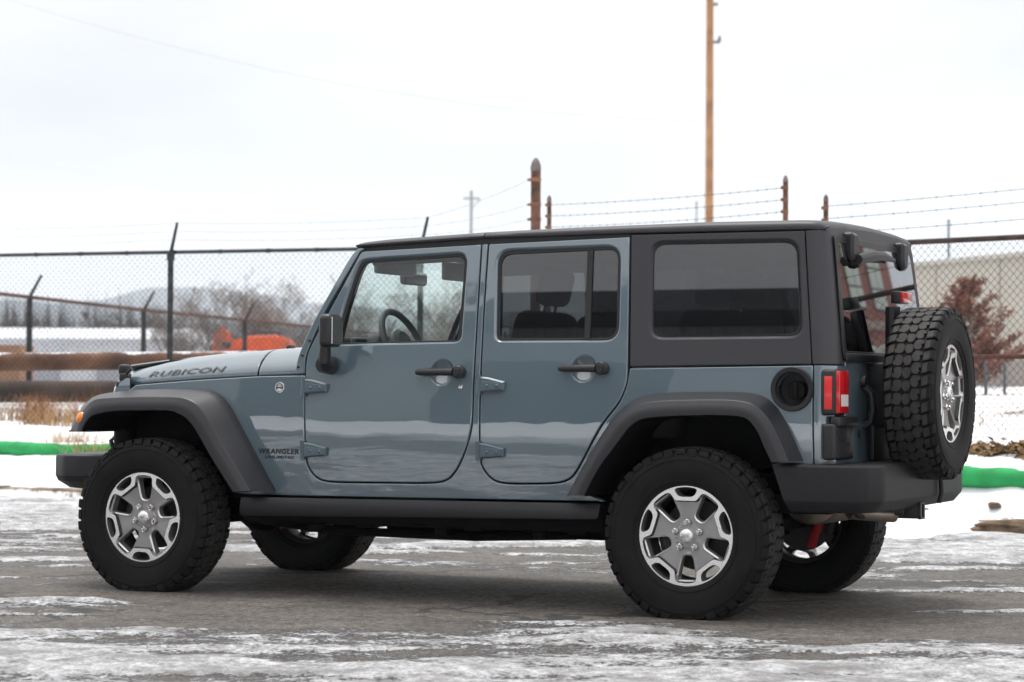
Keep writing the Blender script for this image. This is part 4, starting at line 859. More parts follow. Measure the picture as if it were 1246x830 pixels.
T['cowl_seam'] = [(-0.9193, -0.6815, 1.0899), (-0.7836, -0.7011, 1.0941), (-0.6889, -0.7149, 1.0982)]
T['hood_top'] = [(-1.8786, -0.38, 1.1257), (-1.7496, -0.38, 1.1498), (-1.6269, -0.38, 1.171), (-1.464, -0.38, 1.1907), (-1.3056, -0.38, 1.2076), (-1.0736, -0.38, 1.2198)]
T['cowl_top'] = [(-1.0537, -0.38, 1.2206), (-0.9592, -0.38, 1.2322), (-0.8974, -0.38, 1.2392)]
T['rubicon'] = [(-1.6696, -0.5607, 1.0724), (-1.1527, -0.6356, 1.094), (-1.1476, -0.6363, 1.1296), (-1.6527, -0.5631, 1.1024)]

# ------------------------------------------------------------------ the vehicle
BELT = 1.125
def ys(x, z):
    """half-width surface of the left body side: slightly barrelled doors, leaning glasshouse, tapering front"""
    if z < BELT: y = -.80+.03*((z-.86)/.4)**2
    else: y = -.80+.03*((BELT-.86)/.4)**2+.115*(z-BELT)
    if x < -.55: y += .12*(-.55-x)**1.15
    return y
def hw(x):
    t = x+.55; return -(.735+.145*t) if t < 0 else -.735
def S(x, z): return (x, ys(x, z), z)
RC = .085
def xrear(z): return 2.125 if z < 1.13 else 2.135-(z-1.13)*.115
def Wrap(u, z):
    """side surface carried round the rear corner; u runs along the side, round the corner, across the tail"""
    xr = xrear(z); y = ys(0, z); a = u-(xr-RC)
    if a <= 0: return (u, y, z)
    if a < RC*math.pi/2: q = a/RC; return (xr-RC+RC*math.sin(q), y+RC-RC*math.cos(q), z)
    return (xr, y+RC+a-RC*math.pi/2, z)
def u_of_y(y, z): return xrear(z)-RC+RC*math.pi/2+(y-ys(0, z)-RC)
def interp(tab, x):
    t = sorted(tab); 
    if x <= t[0][0]: a, b = t[0], t[1]
    elif x >= t[-1][0]: a, b = t[-2], t[-1]
    else:
        for a, b in zip(t, t[1:]):
            if a[0] <= x <= b[0]: break
    return a[1]+(b[1]-a[1])*(x-a[0])/(b[0]-a[0])

car = thing('off_road_vehicle', 'blue-grey four-door off-road vehicle with black hardtop, black fender flares and rear spare wheel', 'car')

# --- body sides
f = fillet
side = panel('body_side', f(T['body_side'], .10), [circle(1.944, 1.034, .0735, 36)], S, M['paint'], car, r=.005, depth=.03)
ub = u_of_y(-.605, 1.0)
corner = panel('rear_corner_panel', f([(2.0455, .70, .004), (2.0405, 1.1396, .004), (u_of_y(-.605, 1.13), 1.1396, .004), (u_of_y(-.605, .7), .70, .004)]), [], Wrap, M['paint'], car, r=.004, depth=.03, grid=.02)
for o in (side, corner): mirror(o)
# tailgate, sill behind the doors, inner black closing shapes
tg = panel('tailgate', f([(-.597, .70, .03), (.597, .70, .03), (.597, 1.165, .01), (-.597, 1.165, .01)]), [], lambda u, v: (xrear(min(v, 1.1)), u, v), M['paint'], car, r=.006)
b = MB(); b.box(-1.75, 2.05, -.60, .60, .47, .56, .01)      # floor pan
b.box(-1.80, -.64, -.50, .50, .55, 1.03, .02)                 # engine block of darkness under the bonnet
b.box(-.66, -.60, -.70, .70, .5, 1.09, .01)                   # firewall
b.box(.98, 1.06, -.62, .62, .50, .75, .01)
b.build('floor_pan', M['under'], car)

# --- doors
def hinge(x, z, par, flip=1):
    m = MB()
    m.tube([(x+.012, -.806, z-.046), (x+.012, -.806, z+.046)], .0135, 10)
    poly = [(x+.018, z-.036), (x+.145, z-.026), (x+.150, z+.016), (x+.062, z+.036), (x+.018, z+.040)]
    m.prism(poly, SIDE, .785, .818, .007)
    sl = (ys(x, z+.05)-ys(x, z-.05))/.1; tilt = lambda q: [(px, py+sl*(pz-z), pz) for px, py, pz in q]
    m.v = tilt(m.v); h = m.build('hinge', M['hinge'], par)
    k = MB()
    for dx in (.060, .112): k.lathe([(.0001, .0045), (.007, .004), (.009, 0)], place((x+dx, -.818, z-.004), (0, -1, 0)), 12)
    k.v = tilt(k.v)
    k2 = link('hinge_bolts', k.mesh('hinge_bolts', M['hinge']), par)
    inset = MB(); inset.prism([(x+.035, z-.024), (x+.135, z-.018), (x+.137, z+.010), (x+.035, z+.016)], SIDE, .81, .8195, .001); inset.v = tilt(inset.v); inset.build('hinge_pad', M['hinge'], par)
    return h
def handle(x0, x1, z, par):
    y = ys(x0, z); m = MB()
    m.tube([(x0, y-.034, z), (x0+.02, y-.040, z), ((x0+x1)/2, y-.043, z), (x1-.05, y-.042, z)], [.013, .0165, .0175, .0185], 12)
    m.lathe([(.0001, .052), (.018, .052), (.020, .049), (.0205, .044), (.027, .043), (.030, .039), (.031, 0)], place((x1-.030, y, z), (0, -1, 0)), 28)
    m.tube([(x0+.012, y, z), (x0+.012, y-.034, z)], .012, 10)
    m.build('door_handle', M['black'], par)
def bowl(x, z, r, par):
    m = MB(); P = []
    for i in range(9):
        q = i/8; rr = r*(1.0-q); d = .028*math.sin(q*math.pi/2)
        P.append((max(rr, .0005), -d))
    m.lathe([(r+.002, .0)]+P, place((x, ys(x, z)-.0005, z), (0, -1, 0)), 36)
    m.build('handle_recess', M['paint'], par, auto=None)
def reveal(loop, par, mt, w=.0085):
    L0 = ccw(loop); m = MB(); P = []
    for o, d in ((-.001, .003), (.0025, .006), (.0055, .0115), (w, .018)):
        row = []
        for (u, v) in offset_loop(L0, o): p, a_, b_, n_ = frame(S, u, v); row.append(p-n_*d)
        P.append(row)
    m.grid(P, wrap=True); return m.build('window_reveal', mt, par, auto=None)
def door(name, outline, recess, glass, tintm, hx, hz, hnd, rec, par):
    d = panel(name, f(outline, .12), [f(recess, .1), circle(rec[0], rec[1], .062, 36)], S, M['paint'], par, r=.006, depth=.035)
    reveal(f(recess, .1), d, M['paint'])
    ring = panel('window_seal', [(u, v) for u, v in offset_loop(ccw(f(recess, .1)), .006)], [f(glass, .1)], S, M['seal'], d, r=.003, depth=.010, base=.013, grid=.02)
    g = sheet('window_glass', offset_loop(ccw(f(glass, .1)), -.004), S, tintm, d, base=.020)
    for z in hz: hinge(hx, z, d)
    handle(*hnd, d); bowl(*rec, .061, d)
    inn = panel('door_trim', f(outline, .12), [f(recess, .1)], S, M['cabin'], d, r=.004, depth=.01, base=.075, normals=False)
    return d
CLR, TNT = M['glass'], M['tint']
fd = door('front_door', T['front_door'], T['front_recess'], T['front_glass'], CLR, -.592, (1.034, .722), (.062, .312, 1.107), (.177, 1.107), car)
m = MB(); m.lathe([(.0001, .006), (.010, .005), (.0125, 0)], place((.285, ys(.285, 1.037), 1.037), (0, -1, 0)), 20); m.build('key_lock', M['chrome'], fd)
rd = door('rear_door', T['rear_door'], T['rear_recess'], T['rear_glass'], TNT, .375, (1.047, .733), (.815, 1.053, 1.125), (.920, 1.125), car)
panel('window_divider', f([(.912, 1.262, .003), (.905, 1.679, .003), (.935, 1.681, .003), (.941, 1.262, .003)]), [], S, M['seal'], rd, r=.003, depth=.02, base=.010)
# --- side mirror
mp_ = MB()
mp_.tube([(-.432, -.80, 1.142), (-.430, -.875, 1.142)], [.047, .040], 20)
mp_.tube([(-.415, -.86, 1.142), (-.400, -.905, 1.160), (-.392, -.915, 1.26)], [.036, .030, .026], 14)
shell = fillet([(-.400, 1.235), (-.396, 1.372), (-.368, 1.390), (-.322, 1.388), (-.318, 1.236), (-.340, 1.226)], .03, .02)
mp_.box(-.396, -.322, -.990, -.856, 1.226, 1.386, .028, 5)
mo = mp_.build('side_mirror', M['black'], fd)
g = MB(); g.prism([(-.972, 1.242), (-.868, 1.240), (-.868, 1.372), (-.972, 1.372)], BACK, -.334, -.3205, .002)
g.build('mirror_glass', M['mirror'], mo)
for o in (fd, rd): mirror(o)
# body-coloured pillars + windscreen
pil = panel('windscreen_pillar', f(T['pillar'], .06), [], S, M['paint'], car, r=.006, depth=.06, grid=.03)
bl = MB()
for (x, z) in ((-.568, 1.262), (-.606, 1.19), (-.625, 1.132)): bl.lathe([(.0001, .005), (.006, .0045), (.0085, 0)], place((x, ys(x, z), z), (0, -1, 0)), 12)
bo = bl.build('pillar_bolts', M['black'], car); mirror(pil); mirror(bo)
def Wnd(u, v): # windscreen plane: u across, v up 0..1
    return (-.640+.305*v, u, 1.115+.605*v)
sheet('windscreen', [(-.66, .02), (.66, .02), (.60, .97), (-.60, .97)], lambda u, v: (Wnd(u, v)[0], u, Wnd(u, v)[2]), M['wind'], car, grid=.2)
m = MB(); m.box(-.355, -.29, -.63, .63, 1.69, 1.725, .012); m.box(-.66, -.60, -.68, .68, 1.085, 1.125, .01); m.build('windscreen_frame', M['paint'], car)

# --- bonnet
def hood_h(x): return interp([(-1.95, .045), (-1.90, .066), (-1.87, .082), (-1.82, .096), (-1.75, .104), (-1.63, .119), (-1.46, .130), (-1.30, .136), (-1.07, .139), (-.9, .144), (-.6, .146)], x)
def seam_z(x): return interp(T_SEAM, x)
T_SEAM = [(q[0], q[2]) for q in T['hood_seam']+T['cowl_seam'][1:]]
def hood_sec(x):
    wd = -hw(x); z = seam_z(x); h = hood_h(x)
    L = [(wd-.020, z-.03), (wd-.003, z-.004), (wd, z+.002), (wd-.001, z+.12*h), (wd-.004, z+.22*h), (wd-.012, z+.33*h), (wd-.030, z+.48*h), (wd-.055, z+.63*h), (wd-.085, z+.76*h), (wd-.12, z+.86*h), (wd-.16, z+.925*h), (.43, z+.97*h), (.40, z+.975*h), (.375, z+1.0*h), (.33, z+1.02*h), (.2, z+1.045*h), (0, z+1.055*h)]
    L = [(-y, zz) for y, zz in L]
    return L+[(-y, zz) for y, zz in L[-2::-1]]
def hood(name, x0, x1, n):
    P = []
    for i in range(n+1):
        x = x0+(x1-x0)*i/n; d = 0
        P.append([(x, y, z) for y, z in hood_sec(x)])
    P = [[(x0+.004, y, z-.03) for (_, y, z) in P[0]]]+[[(x0+.001, y, z-.006) for (_, y, z) in P[0]]]+[[(p[0]+.004, p[1], p[2]) for p in P[0]]]+P[1:-1]+[[(p[0]-.004, p[1], p[2]) for p in P[-1]]]+[[(x1-.001, y, z-.006) for (_, y, z) in P[-1]]]+[[(x1-.004, y, z-.03) for (_, y, z) in P[-1]]]
    m = MB(); m.grid(P, flip=True); return m.build(name, M['paint'], car, auto=.9)
hd = hood('bonnet', -1.865, -.925, 40); cw = hood('cowl', -.917, -.635, 12)
def latch(sy):
    m = MB(); x = -1.812; y = -.560
    m.box(x-.030, x+.030, y-.030, y+.012, 1.058, 1.104, .012, 3); m.box(x-.042, x+.012, y-.022, y+.03, 1.095, 1.148, .014, 3)
    m.box(x-.055, x-.015, y-.024, y+.006, 1.020, 1.060, .012, 3); m.tube([(x+.02, y-.026, 1.10), (x+.055, y-.03, 1.125)], .008, 8)
    o = m.build('bonnet_latch', M['black'], car)
    return o
mirror(latch(1))
m = MB(); m.tube([(-1.86, -.45, 1.135), (-1.72, -.30, 1.165)], .012, 8); m.build('bonnet_deflector', M['black'], car)
m = MB()
for y in (-.30, .30):
    m.box(-.985, -.945, y-.02, y+.02, 1.22, 1.252, .01)
m.tube([(-.70, -.40, 1.250), (-.66, -.30, 1.258)], .010, 8); m.build('washer_nozzle', M['black'], car)
# grille with seven slots and round lamps
g = MB(); P = []
for z, xo in ((.93, -1.925), (.94, -1.93), (.97, -1.93), (1.03, -1.92), (1.062, -1.90), (1.075, -1.875)):
    row = []
    for y in (-.60, -.585, -.55, -.4, 0, .4, .55, .585, .60):
        row.append((xo+.10*max(0, (abs(y)-.5)/.1)**2*.6, y*(1 if z < 1 else .97), z))
    P.append(row)
g.grid(P); P2 = [[(x, y, z) for x, y, z in P[-1]], [(-1.80, y, 1.062) for _, y, _ in P[-1]]]; g.grid(P2)
for s_ in (-1, 1):
    g.grid([[(P[k][0 if s_ < 0 else -1]) for k in range(6)], [(-1.76, s_*.60, q[0][2]) for q in P]], flip=s_ > 0)
gr = g.build('grille', M['paint'], car, auto=.9)
q = MB(); q.box(-1.92, -1.80, -.55, .55, .66, .935, .05, 3); q.build('grille_shell', M['well'], gr)
for k in range(7):
    y = (k-3)*.085; q = MB(); q.box(-1.936, -1.90, y-.022, y+.022, .945, .99, .02, 3); q.build('grille_slot', M['black'], gr)
for s_ in (-1, 1):
    q = MB(); q.lathe([(.0001, .03), (.06, .022), (.088, 0), (.094, .006), (.096, -.02)], place((-1.93, s_*.42, .86), (-1, 0, 0)), 32); q.build('headlight', M['whitelens'], gr)
# --- fender flares
def lane(tabs, n=46):
    """resample matching curves with smoothing"""
    out = []
    for t in tabs:
        P = [Vector(q) for q in t]; R = []
        for i in range(len(P)-1):
            p0, p1, p2, p3 = P[max(i-1, 0)], P[i], P[i+1], P[min(i+2, len(P)-1)]
            for k in range(5):
                a = k/5; R.append(.5*((2*p1)+(p2-p0)*a+(2*p0-5*p1+4*p2-p3)*a*a+(3*p1-p0-3*p2+p3)*a**3))
        R.append(P[-1]); out.append(R)
    return out
def flare(a, b, c, name, inner_y):
    A, B, Cc = lane([a, b, c]); rows = []
    n = len(A)
    for i in range(n):
        p, q, s_ = A[i], B[i], Cc[i]
        e = (p-q); r0 = Vector((p.x, inner_y, p.z)) if inner_y is not None else Vector((p.x, p.y+.05, p.z))
        row = [r0]
        row += [p.lerp(q, t) for t in (0, .25, .5, .75, .9)]
        # rounded crease at q
        a1 = p.lerp(q, .96); b1 = q.lerp(s_, .10)
        row += [a1*(1-t)**2+q*2*t*(1-t)+b1*t*t for t in (0, .33, .66, 1)]
        row += [q.lerp(s_, t)+Vector((0, -.008*math.sin(math.pi*t), 0)) for t in (.3, .5, .7, .9)]
        row += [s_, s_+Vector((0, .004, -.003)) if False else s_*1, Vector((s_.x, s_.y+.02, s_.z)), Vector((s_.x, -.52, s_.z))]
        rows.append(row)
    m = MB(); m.grid(rows, flip=True)
    o = m.build(name, M['flare'], car, auto=.9); 
    return o
ff = flare(T['ff_a'], T['ff_b'], T['ff_c'], 'front_fender_flare', -.60)
m = MB(); m.lathe([(.0001, .016), (.019, .013), (.031, .004), (.034, -.004)], place((-1.842, -.912, .868), Vector((-.20, -.97, .12))), 24); m.build('side_marker', M['amber'], ff)
m = MB(); m.box(-1.925, -1.80, -.90, -.58, .798, .806, .002); m.build('flare_underside', M['flare'], ff)
rf = flare(T['rf_a'], T['rf_b'], T['rf_c'], 'rear_fender_flare', None)
for o in (ff, rf): mirror(o)
# wheel-well liners (inner arch sheets and end walls)
def well(c, name, yin, x0, x1):
    (Cc,) = lane([c]); m = MB()
    m.grid([[(p.x, y, p.z-.004) for p in Cc] for y in (-.93, -.7, -.5, yin)], flip=False)
    pts = [(p.x, p.z-.004) for p in Cc]; m.prism(pts, SIDE, -yin-.02, -yin, 0)
    return m.build(name, M['well'], car)
for o in (well(T['ff_c'], 'wheel_well', -.42, 0, 0), well(T['rf_c'], 'wheel_well', -.46, 0, 0)): mirror(o)
# --- rocker guard
def Sr(x, z): return (x, -.815-.02*math.sin(math.pi*min(1, max(0, (z-.38)/.125))), z)
rk = panel('rocker_guard', f(T['rocker'], .02), [], Sr, M['bumper'], car, r=.006, depth=.09, grid=.03)
mirror(rk)
# --- hardtop
TOPZ = T['gutter']
def gz(x): return interp([(-.325, 1.721), (-.28, 1.7235), (.35, 1.7475), (1.12, 1.7525), (1.97, 1.7480), (2.08, 1.744)], x)
gu = u_of_y(-.60, 1.70)
out = [(1.1535, 1.133, .004), (1.1275, 1.7465, .004), (1.973, 1.7435, .004), (2.06, 1.742, .004)]
top_u = [(u_of_y(y, 1.745), 1.745, .004) for y in (-.60, 0.0)]
hs_out = f([(1.1535, 1.133, .004), (1.1275, 1.7465, .004), (1.970, 1.7440, .004), (2.029, 1.1435, .004)])
hs = panel('hardtop_side', hs_out, [f(T['quarter_recess'], .1)], S, M['top'], car, r=.007, depth=.03)
reveal(f(T['quarter_recess'], .1), hs, M['top'], .014)
ring = panel('window_seal', offset_loop(ccw(f(T['quarter_recess'], .1)), .012), [f(T['quarter_glass'], .1)], S, M['seal'], hs, r=.003, depth=.010, base=.013, grid=.02)
sheet('window_glass', offset_loop(ccw(f(T['quarter_glass'], .1)), -.004), S, TNT, hs, base=.014)
rc_out = f([(2.0325, 1.1435, .004), (1.9745, 1.744, .004), (u_of_y(-.70, 1.745), 1.748, .004), (u_of_y(-.60, 1.745), 1.768, .03), (u_of_y(-.3, 1.745), 1.780, .03), (u_of_y(0, 1.745)-.002, 1.785, .004), (u_of_y(0, 1.70)-.002, 1.708, .004), (u_of_y(-.585, 1.705), 1.705, .05), (u_of_y(-.645, 1.19), 1.19, .02), (u_of_y(-.645, 1.15), 1.1435, .004)])
rc = panel('hardtop_rear_corner', rc_out, [], Wrap, M['top'], car, r=.005, depth=.03, grid=.025)
for o in (hs, rc): mirror(o)
def Rr(u, v): return (xrear(v)+.004, u, v)
rg = sheet('rear_window', f([(-.640, 1.190, .03), (.640, 1.190, .03), (.592, 1.716, .03), (-.592, 1.716, .03)]), Rr, M['rearglass'], car, base=-.006)
panel('window_seal', f([(-.668, 1.166, .03), (.668, 1.166, .03), (.614, 1.728, .03), (-.614, 1.728, .03)]), [f([(-.622, 1.205, .03), (.622, 1.205, .03), (.574, 1.698, .03), (-.574, 1.698, .03)])], Rr, M['black'], rg, r=.002, depth=.004, base=-.0075, grid=.03)
m = MB(); m.box(2.128, 2.150, -.645, .645, 1.160, 1.196, .006); m.build('rear_window_sill', M['seal'], rg)
for s_ in (-1, 1):
    q = MB(); y = s_*.40
    q.prism(ccw(fillet([(y-.042, 1.752), (y+.042, 1.750), (y+.044, 1.66), (y+.030, 1.615), (y-.030, 1.615), (y-.046, 1.66)], .02, .02)), BACK, 2.062, 2.112, .014)
    q.build('glass_hinge', M['black'], rg)
q = MB(); q.tube([(2.085, -.36, 1.63), (2.115, -.36, 1.632)], [.045, .036], 16); q.tube([(2.118, -.40, 1.628), (2.122, -.22, 1.652), (2.118, -.02, 1.664), (2.108, .20, 1.656)], [.024, .028, .022, .010], 10); q.build('rear_wiper', M['seal'], rg)
# roof
def roof_sec(x, drop=0., shrink=0.):
    g0 = gz(x)+.003; zt = interp([(-.36, 1.7320), (-.30, 1.7480), (-.2, 1.756), (.34, 1.778), (.82, 1.788), (1.48, 1.7955), (1.95, 1.7920), (2.07, 1.785)], x)-drop
    y0 = ys(0, g0)
    L = [(y0+.03, g0-.012), (y0+.002, g0), (y0-.001, g0+.008), (y0+.004, g0+.6*(zt-g0)), (y0+.018, g0+.86*(zt-g0)), (y0+.040, zt), (y0+.09, zt+.006), (-.45, zt+.014), (-.2, zt+.019), (0, zt+.021)]
    t = (x-(xrear(g0)-RC))/RC; ins = 0 if t < 0 else RC-RC*math.sqrt(max(0, 1-min(1, t)**2))
    L = [(min(y+ins, 0), z) for y, z in L]
    return L+[(-y, z) for y, z in L[-2::-1]]
def roof(name, xs, ends):
    m = MB(); P = []
    for x, xx, dr in xs: P.append([(xx, y, z) for y, z in roof_sec(x, dr)])
    m.grid(P, flip=True); return m.build(name, M['top'], car, auto=.8)
fx = [(-.325, -.330, .03), (-.32, -.338, .012), (-.31, -.325, .003)]+[(x, x, 0) for x in np.linspace(-.29, .355, 12)]+[(.36, .360, .004), (.36, .361, .03)]
roof('front_roof_panel', fx, 0)
rx = [(.37, .366, .03), (.37, .367, .004)]+[(x, x, 0) for x in np.linspace(.373, 2.0, 26)]+[(2.02, 2.02, .001), (2.03, 2.030, .003), (2.04, 2.043, .007), (2.045, 2.052, .013), (2.05, 2.057, .024)]
roof('rear_roof', rx, 0)
m = MB(); m.box(-.30, 2.03, -.64, .64, 1.715, 1.735, .01); m.build('headliner', M['cabinlt'], car)
for s_ in (-1, 1): m = MB(); m.add([(x, s_*(-ys(0, 1.73)-dy), z) for x in (-.30, 1.12) for dy, z in ((.018, gz(x)-.03), (.018, gz(x)+.01))], [(0, 1, 3, 2)]); m.build('roof_seal', M['seal'], car)
# belt cap strip below the hardtop (thin body-colour ledge)
m = MB()
for s_ in (-1, 1): m.box(1.16, 2.05, min(s_*.765, s_*.70), max(s_*.765, s_*.70), 1.128, 1.1335, .002)
m.build('belt_ledge', M['paint'], car)
# --- bumpers
def bumper(name, path, sec, mat_, slant=0):
    P = [Vector((x, y, 0)) for x, y in path]; n = len(P); rows = []
    for i in range(n):
        t = (P[min(i+1, n-1)]-P[max(i-1, 0)]).normalized(); nrm = Vector((t.y, -t.x, 0))
        mi = 1.0
        if 0 < i < n-1:
            t1 = (P[i]-P[i-1]).normalized(); mi = 1/max(.6, Vector((t1.y, -t1.x, 0)).dot(nrm))
        row = []
        for ins, z in sec:
            q = P[i]-nrm*ins*mi; q.z = z
            if slant and i in (0, n-1): q.x += slant*(.70-z)/.2
            row.append(q)
        rows.append(row)
    m = MB(); m.grid(rows)
    m.add(rows[0], [tuple(range(len(sec)))]); m.add(rows[-1], [tuple(range(len(sec)-1, -1, -1))])
    return m.build(name, mat_, car, auto=.45)
def roundpath(p, r=.05):
    out = [p[0]]
    for i in range(1, len(p)-1):
        a, b, c = Vector(p[i-1]), Vector(p[i]), Vector(p[i+1]); k = min(r, .45*(a-b).length, .45*(c-b).length)
        A = b+(a-b).normalized()*k; B = b+(c-b).normalized()*k
        out += [tuple(A*(1-t)**2+b*2*t*(1-t)+B*t*t) for t in (0, .25, .5, .75, 1)]
    return out+[p[-1]]
rb = bumper('rear_bumper', roundpath([(1.868, -.852), (2.17, -.848), (2.285, -.825), (2.335, -.70), (2.342, 0), (2.335, .62), (2.24, .80), (2.12, .84), (1.868, .85)], .04), [(.30, .700), (.13, .705), (.02, .704), (.005, .700), (0, .690), (0, .545), (.004, .535), (.040, .492), (.06, .488), (.16, .50)], M['bumper'], .07)
m = MB(); m.box(2.10, 2.315, -.085, -.015, .435, .51, .006); m.box(1.95, 2.26, -.14, .06, .45, .50, .01); hz = m.build('tow_hitch', M['black'], car)
m = MB(); m.box(2.312, 2.325, -.088, -.066, .432, .513, .002); m.box(2.312, 2.325, -.034, -.012, .432, .513, .002); m.box(2.312, 2.325, -.066, -.034, .432, .442, .001); m.box(2.312, 2.325, -.066, -.034, .503, .513, .001); m.build('hitch_rim', M['black'], hz)
m = MB(); m.tube([(2.33, .13, .70), (2.352, .15, .64), (2.356, .155, .55), (2.345, .15, .50)], .011, 8); m.build('dangling_cable', M['seal'], car)
fb = bumper('front_bumper', roundpath([(-1.76, .74), (-1.95, .775), (-2.06, .765), (-2.165, .70), (-2.20, .45), (-2.20, -.45), (-2.165, -.70), (-2.06, -.765), (-1.95, -.775), (-1.76, -.74)], .03), [(.25, .676), (.12, .681), (.02, .678), (.004, .670), (0, .656), (0, .565), (.014, .538), (.075, .500), (.16, .494)], M['bumper'])
m = MB(); m.tube([(-1.93, -.50, .69), (-1.95, -.50, .745), (-1.93, -.49, .765), (-1.86, -.47, .765), (-1.84, -.47, .69)], .012, 8); m.build('tow_hook', M['black'], fb)
# --- tail lamps, plate bracket, tailgate hardware
for s_ in (-1, 1):
    q = MB(); q.box(2.080, 2.150, min(s_*.655, s_*.812), max(s_*.655, s_*.812), .918, 1.122, .014, 3); h = q.build('tail_lamp', M['black'], car)
    q = MB(); q.box(2.146, 2.166, min(s_*.668, s_*.806), max(s_*.668, s_*.806), .928, 1.116, .006, 2); q.build('lamp_lens', M['redlens'], h)
    q = MB(); q.box(2.1655, 2.1685, min(s_*.69, s_*.785), max(s_*.69, s_*.785), .958, 1.01, .001, 1); q.build('reversing_lens', M['whitelens'], h)
    q = MB(); q.box(2.097, 2.133, min(s_*.808, s_*.8145), max(s_*.808, s_*.8145), .945, 1.092, .002); q.build('side_reflector', M['redrefl'], h)
q = MB(); q.box(2.092, 2.150, -.828, -.545, .722, .882, .012, 3); q.box(2.12, 2.165, -.80, -.52, .868, .915, .012); q.box(2.1505, 2.154, -.72, -.64, .80, .865, .001); q.box(2.1505, 2.156, -.78, -.60, .815, .822, .001)
for (y, z) in ((-.80, .74), (-.58, .74), (-.70, .85), (-.62, .79)): q.lathe([(.0001, .004), (.008, .003), (.010, 0)], place((2.151, y, z), (1, 0, 0)), 10)
q.build('number_plate_bracket', M['black'], car)
q = MB(); q.lathe([(.0001, .03), (.026, .028), (.030, .02), (.032, 0)], place((2.12, -.36, 1.072), (1, 0, 0)), 20); q.tube([(2.130, -.35, 1.05), (2.165, -.345, 1.02), (2.172, -.335, .95), (2.160, -.33, .89), (2.125, -.33, .865)], [.020, .018, .017, .018, .022], 10); q.build('tailgate_handle', M['black'], tg)
q = MB(); q.lathe([(.0001, .003), (.016, .002), (.018, 0)], place((2.126, -.40, .83), (1, 0, 0)), 16); q.build('tailgate_lock', M['black'], tg)
q = MB(); q.box(2.12, 2.30, -.28, .08, .86, 1.16, .03); q.tube([(2.20, -.12, 1.15), (2.20, -.12, 1.42)], .035, 10); q.box(2.13, 2.158, -.27, .6, .705, 1.08, .01); q.build('spare_carrier', M['black'], tg)  # wide black plate also stands in for the spare's shade on the tailgate
q = MB(); q.box(2.205, 2.252, -.175, -.025, 1.435, 1.492, .008); ch = q.build('brake_light', M['black'], car)
q = MB(); q.box(2.250, 2.268, -.172, -.028, 1.440, 1.487, .004); q.build('lamp_lens', M['redlens'], ch)
# fuel filler
q = MB(); q.lathe([(.098, 0), (.100, .010), (.096, .016), (.078, .014), (.074, .004), (.072, -.055), (.0001, -.056)], place((1.944, ys(1.9, 1.034)+.001, 1.034), (0, -1, 0)), 40); fl = q.build('fuel_filler', M['bumper'], car, auto=.5)
q = MB(); P_ = place((1.952, -.752, 1.028), (0, -1, 0)); q.lathe([(.044, 0), (.044, .016), (.040, .020), (.0001, .020)], P_, 24); q.box(-.009, .009, -.036, .036, .018, .034, .004, 2, M=P_); q.build('fuel_cap', M['under'], fl)
# --- underbody
q = MB()
for s_ in (-1, 1):
    q.box(-1.95, 1.62, s_*.41-.045, s_*.41+.045, .395, .53, .01); q.box(1.6, 2.15, s_*.41-.045, s_*.41+.045, .52, .64, .01); q.box(-1.0, 1.0, s_*.64-.07, s_*.64+.07, .355, .5, .03)
q.box(-.95, 1.05, -.42, .42, .36, .50, .03); q.box(-.35, .55, -.40, .40, .292, .42, .04, 3); q.box(.45, .95, -.46, .30, .305, .45, .05, 3)
q.box(-1.95, -1.86, -.42, .42, .40, .5, .02); q.box(1.06, 1.14, -.45, .45, .38, .47, .02); q.box(2.0, 2.1, -.45, .45, .56, .62, .02)
for x in (-1.473, 1.473):
    q.tube([(x, -.70, .372), (x, .70, .372)], .045, 14)
    yd = .25 if x < 0 else 0.0
    q.lathe([(.0001, -.15), (.08, -.13), (.125, -.06), (.13, 0), (.125, .06), (.07, .13), (.0001, .15)], place((x, yd, .372), (1, 0, 0)), 20)
    for s_ in (-1, 1):
        q.tube([(x+.02, s_*.50, .40), (x+.02, s_*.50, .72)], .055, 12)                      # springs
        q.tube([(x, s_*.52, .33), (x+(.75 if x < 0 else -.75), s_*.46, .42)], .028, 10)        # control arms
q.tube([(-1.40, .2, .39), (.05, .12, .40)], .03, 10); q.tube([(1.40, .0, .39), (.25, .10, .42)], .035, 10)
q.tube([(-1.72, -.62, .36), (-1.72, .62, .33)], .020, 10); q.tube([(-1.24, -.6, .37), (-1.22, .45, .40)], .018, 10)
for x in (-.85, -.3, .3, .85): q.box(x-.05, x+.05, -.70, .70, .345, .40, .01)
for x, y in ((-.62, -.60), (.1, -.62), (.62, -.6)): q.lathe([(.0001, -.02), (.035, -.018), (.04, 0), (.04, .05)], Matrix.Translation((x, y, .335)), 14)
q.tube([(-1.2, -.42, .36), (-.6, -.46, .31), (.2, -.47, .305), (.75, -.48, .33)], .022, 8)
q.build('chassis', M['under'], car)
def coil(x, y, z0, z1, r, n=6):
    return [(x+r*math.cos(2*math.pi*n*t), y+r*math.sin(2*math.pi*n*t), z0+(z1-z0)*t) for t in np.linspace(0, 1, n*14)]
q = MB()
for x in (-1.46, 1.46):
    for s_ in (-1, 1): q.tube(coil(x, s_*.50, .44, .74, .066), .008, 6)
q.build('coil_springs', M['black'], car)
q = MB()
for x, dx in ((1.56, .13), (-1.55, -.04)):
    for s_ in (-1, 1): q.tube([(x, s_*.60, .24), (x+dx, s_*.56, .62)], [.024, .030], 12)
q.build('shock_absorbers', M['redshock'], car)
q = MB(); Mx = Matrix.Translation((1.93, 0, .515)) @ Matrix.Diagonal((1.35, 1, 1, 1)) @ frot((0, 1, 0))
